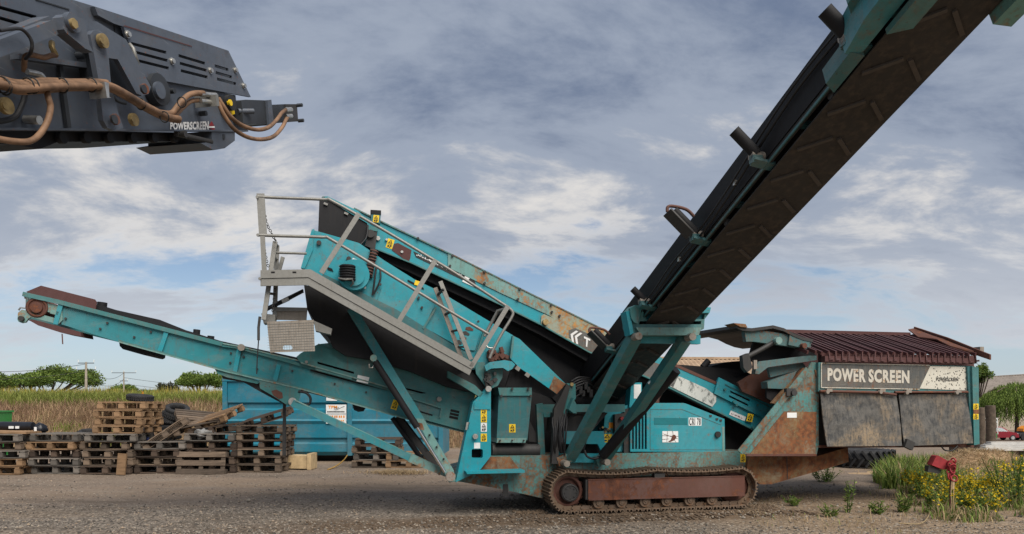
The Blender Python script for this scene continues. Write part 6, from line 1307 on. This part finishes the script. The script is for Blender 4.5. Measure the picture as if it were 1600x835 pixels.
grid_mesh([hx - 3 + .15 * i for i in range(41)], [hy - 2.8 + .2 * i for i in range(29)], hz2).build('soil_heap', 'dry_heap', None, 'low tan heap of dry cut grass and soil under the boards', 'heap')
r = random.Random(77); B = Blades(['straw', 'dry_stalk'])
for i in range(3500):
    x = hx + r.gauss(0, .9); y = hy + r.gauss(0, .9); B.blade((x, y, hz2(x, y) - .01), .06 + .08 * r.random(), .012, 1.6 + r.random(), r.random() * 6.28, int(r.random() < .5), .2)
B.build('heap_straw', label='dry straw lying over the tan heap', cat='straw', kind='stuff')
# tractor tyre lying under the hopper
p = W(1350, 710, 19.5)
t = thing('tractor_tyre', 'large black tractor tyre with chevron lugs lying behind the hopper', 'tyre', (p.x, 19.6, 0)); mb = MB(); n = 36; pr = [(.42, .08), (.50, .02), (.66, .02), (.74, .10), (.76, .24), (.74, .38), (.66, .46), (.50, .46), (.42, .40)]; k = len(pr)
mb.add([(a * cos(2 * pi * i / n), a * sin(2 * pi * i / n), b) for i in range(n) for a, b in pr], [(i * k + j, ((i + 1) % n) * k + j, ((i + 1) % n) * k + (j + 1) % k, i * k + (j + 1) % k) for i in range(n) for j in range(k)], True); mb.build('casing', 'tyre', t)
lm = MB().box((0, 0, 0), (.06, .05, .26), Matrix.Rotation(.6, 3, 'X')).mesh('lug', 'tyre'); lm2 = MB().box((0, 0, 0), (.06, .05, .26), Matrix.Rotation(-.6, 3, 'X')).mesh('lug', 'tyre')
for i in range(26): a = 2 * pi * i / 26; inst('lug', lm, t, (.77 * cos(a), .77 * sin(a), .34), (0, 0, a)); inst('lug', lm2, t, (.77 * cos(a + .12), .77 * sin(a + .12), .14), (0, 0, a + .12))
# ---------------------------------------------------------------- weeds
def weed(px, py, h, n, spread, label, mats, seed, name='weed', flower=0.0, group=None, wl=.05, dens=22):
    q = random.Random(seed); p = G(px, py); t = thing(name, label, 'plant', (p.x, p.y, gfine(p.x, p.y)), 0, group); B = Blades(mats + ['flower_yellow']); S = MB()
    for i in range(n):
        a = q.random() * 6.28; rr = spread * math.sqrt(q.random()); b = Vector((cos(a) * rr * .6, sin(a) * rr * .5, 0)); hh = h * (.55 + .5 * q.random()); top = b + Vector((cos(a) * rr * .6 + q.gauss(0, .05), sin(a) * rr * .6, hh)); mid = (b + top) / 2 + Vector((q.gauss(0, .03), q.gauss(0, .03), .05 * hh)); P = curve_pts([b, mid, top], 4); S.tube(P, .005, 4, cap=False)
        for k in range(dens):
            s = .12 + .88 * q.random(); c = P[min(len(P) - 1, int(s * (len(P) - 1)))] + Vector((q.gauss(0, .012), q.gauss(0, .012), q.gauss(0, .02))); az = q.random() * 6.28; L = wl * (1.3 - .6 * s) * (1 + q.random()); B.leaf(c, Vector((cos(az), sin(az), .5 * q.random() + .2)), Vector((q.gauss(0, .5), q.gauss(0, .5), 1)), L, L * .32, 0 if q.random() < .6 else 1)
        if q.random() < flower:
            for k in range(16): c = top + Vector((q.gauss(0, .045), q.gauss(0, .045), q.gauss(-.05, .055))); az = q.random() * 6.28; B.leaf(c, Vector((cos(az), sin(az), .6)), Vector((q.gauss(0, 1), q.gauss(0, 1), 1)), .035 + .02 * q.random(), .03, 2)
    S.build('stem', 'weed_green', t); B.build('foliage', t); return t
WG = ['weed_green', 'weed_light']
fl_ = [(1440, 778, .46, 20, .30, 'yellow flowering weed on the hopper side of the red coupling', .8), (1465, 790, .40, 22, .34, 'yellow flowering weed just before the red coupling', .55), (1505, 785, .46, 26, .38, 'yellow flowering weed on the heap side of the red coupling', .8), (1530, 797, .32, 20, .30, 'low yellow flowering weed in front of the heap', .75), (1490, 797, .30, 20, .32, 'low leafy weed at the foot of the red coupling', .15), (1545, 775, .34, 20, .34, 'tall yellow flowering weed before the tan heap', .6)]
for k, (x, y, h, n, s, lab, f) in enumerate(fl_): weed(x, y, h, n, s, lab, WG, 200 + k, 'flowering_weed', f, 'yellow flowering weeds')
for k, (x, y, h, n, s, lab) in enumerate(((1590, 790, .75, 28, .40, 'dense green weed thicket at the near end of the boards'), (1572, 770, .60, 20, .35, 'green weed between the thicket and the flowers'), (1610, 770, .8, 24, .4, 'tall green weed behind the near thicket'), (1288, 752, .34, 18, .24, 'low bushy green weed beneath the hopper base'), (1326, 800, .50, 5, .07, 'single upright green weed on bare soil'), (1408, 800, .28, 9, .12, 'small feathery weed on bare soil'), (1371, 802, .18, 8, .10, 'tiny green tuft beside the upright weed'), (1298, 806, .22, 7, .12, 'small weed near the crawler idler'), (1240, 790, .16, 6, .10, 'tiny weed close to the track end'))): weed(x, y, h, n, s, lab, WG, 300 + k, 'weed', .12 if x > 1560 else 0, 'green weeds')
r = random.Random(55); B = Blades(['weed_green', 'weed_light', 'straw', 'grass_green'])
for i in range(11000):
    y = 13.6 + 6.2 * r.random(); px = 1335 + 190 * r.random(); x = (px - CX) / F * y
    if y < 14.3 + .8 * noise.noise((x, 0, 0)) or px > 1500 + 14 * noise.noise((y, x, 0)): continue
    d = .5 + .9 * noise.noise((x * .8, y * .8, 4)) + .5 * noise.noise((x * 2.2, y * 2.2, 6)) - .9 * (1 - sstep(1335, 1400, px))
    if d < .22: continue
    B.blade((x, y, gfine(x, y)), (.16 + .42 * r.random()) * (.55 + .6 * min(d, 1.2)), .014 + .02 * r.random(), .15 + .6 * r.random(), r.random() * 6.28, 0 if r.random() < .45 else (1 if r.random() < .5 else (3 if r.random() < .7 else 2)))
B.build('tall_grass', label='lush green grass growing under and behind the hopper', cat='grass', kind='stuff')
B = Blades(['straw', 'dry_stalk', 'weed_light'])
for i in range(2600):
    y = 9.3 + 5.5 * r.random(); x = 3.3 + (.75 * y - 3.3) * r.random() ** .9
    if noise.noise((x * .8, y * .8, 14)) < .0: continue
    B.blade((x, y, gfine(x, y)), .03 + .09 * r.random(), .008, .5 + 1.2 * r.random(), r.random() * 6.28, 0 if r.random() < .6 else (1 if r.random() < .7 else 2))
B.build('dry_stubble', label='sparse dry grass stubble on the bare soil', cat='grass', kind='stuff')
B = Blades(['straw', 'dry_stalk'])
for i in range(1400):
    a = G(620 + r.gauss(0, 24), 739 + r.gauss(0, 1.6)); B.blade((a.x, a.y, .0), .03 + .05 * r.random(), .012, 2 + r.random(), r.random() * 6.28, int(r.random() < .4), .2)
B.build('loose_straw', label='loose straw spread on the road before the low pallets', cat='straw', kind='stuff')
B = Blades(['weed_green', 'weed_light', 'straw', 'dry_stalk', 'flower_yellow'])
for i in range(9000):
    y = 10.3 + 6.0 * r.random(); px = 1400 + 260 * r.random(); x = (px - CX) / F * y
    d = .55 * noise.noise((x * .9, y * .9, 31)) + .35 * noise.noise((x * 2.6, y * 2.6, 33)) + .45 * sstep(1400, 1500, px) + .50 * sstep(10.4, 11.9, y) - .62
    if d < 0: continue
    mi = 0 if r.random() < .38 else (1 if r.random() < .40 else (2 if r.random() < .5 else 3))
    B.blade((x, y, max(gfine(x, y), hz2(x, y) if abs(x - hx) < 2 and abs(y - hy) < 2 else -1)), (.06 + .26 * r.random() ** 1.5) * (.7 + d), .008 + .012 * r.random(), .3 + .9 * r.random(), r.random() * 6.28, mi)
    if r.random() < .03: B.leaf(Vector((x, y, gfine(x, y) + .12 + .25 * r.random())), Vector((r.gauss(0, 1), r.gauss(0, 1), .5)), Vector((0, 0, 1)), .05, .035, 4)
B.build('verge_growth', label='tangled half dead grass and weeds filling the verge around the flowers', cat='grass', kind='stuff')
for k, (pts, lab) in enumerate((([(1447, 797), (1453, 808), (1440, 820), (1405, 826)], 'long curved dry stalk arching over the soil'), ([(1363, 793), (1360, 805), (1361, 816)], 'short dry stalk bent beside the feathery weed'), ([(1508, 803), (1498, 812), (1492, 818)], 'straight dry stalk lying before the flowers'))):
    P = [G(x, y) + Vector((0, 0, .02 + .05 * (i % 2))) for i, (x, y) in enumerate(pts)]; MB().tube(curve_pts(P, 6), .008, 5).build('dry_stalk', 'dry_stalk', None, lab, 'stalk')
# ---------------------------------------------------------------- red coupling held up on its stand
p = G(1484, 806); Yc = p.y
rc = thing('red_coupling', 'red painted drawbar coupling with knotted strap above the yellow weeds', 'coupling', (p.x, Yc, 0)); O = Vector((p.x, Yc, 0))
def rp(px, py, dy=0.0): q = W(px, py, Yc); return q - O + Vector((0, dy, 0))
MB().slab([rp(1463, 713), (rp(1466, 712)), rp(1484, 722), rp(1481, 734), rp(1474, 734), rp(1456, 727)], .14).build('coupling_body', 'red_paint', rc)
MB().slab([rp(1454, 728, .04), rp(1474, 735, .04), rp(1470, 741, .04), rp(1452, 738, .04)], .1).build('coupling_mouth', 'dark_steel', rc)
q = random.Random(8); sm = MB()
for k in range(10): sm.torus(rp(1485 + q.gauss(0, 2.5), 720 + k * 3.0, -.06 + .03 * q.random()), (q.gauss(0, 1), 1, q.gauss(0, .6)), .035 + .015 * q.random(), .012, 12, 6)
sm.build('knotted_strap', 'red_paint', rc)
MB().tube([rp(1486, 730), rp(1485, 760), rp(1484, 806)], .014, 6).build('stand_rod', 'rust_brown', rc); MB().tube(curve_pts([rp(1484, 748, -.05), rp(1482, 770, -.06), rp(1484, 790, -.05), rp(1481, 805, -.05)], 5), .008, 5).build('twine', 'rope', rc); MB().tube(curve_pts([rp(1487, 748, -.05), rp(1486, 775, -.06), rp(1487, 806, -.05)], 5), .008, 5).build('twine', 'rope', rc)
MB().tube([rp(1486, 748, -.05), rp(1485, 764, -.05)], .025, 6).build('frayed_knot', 'rope', rc)
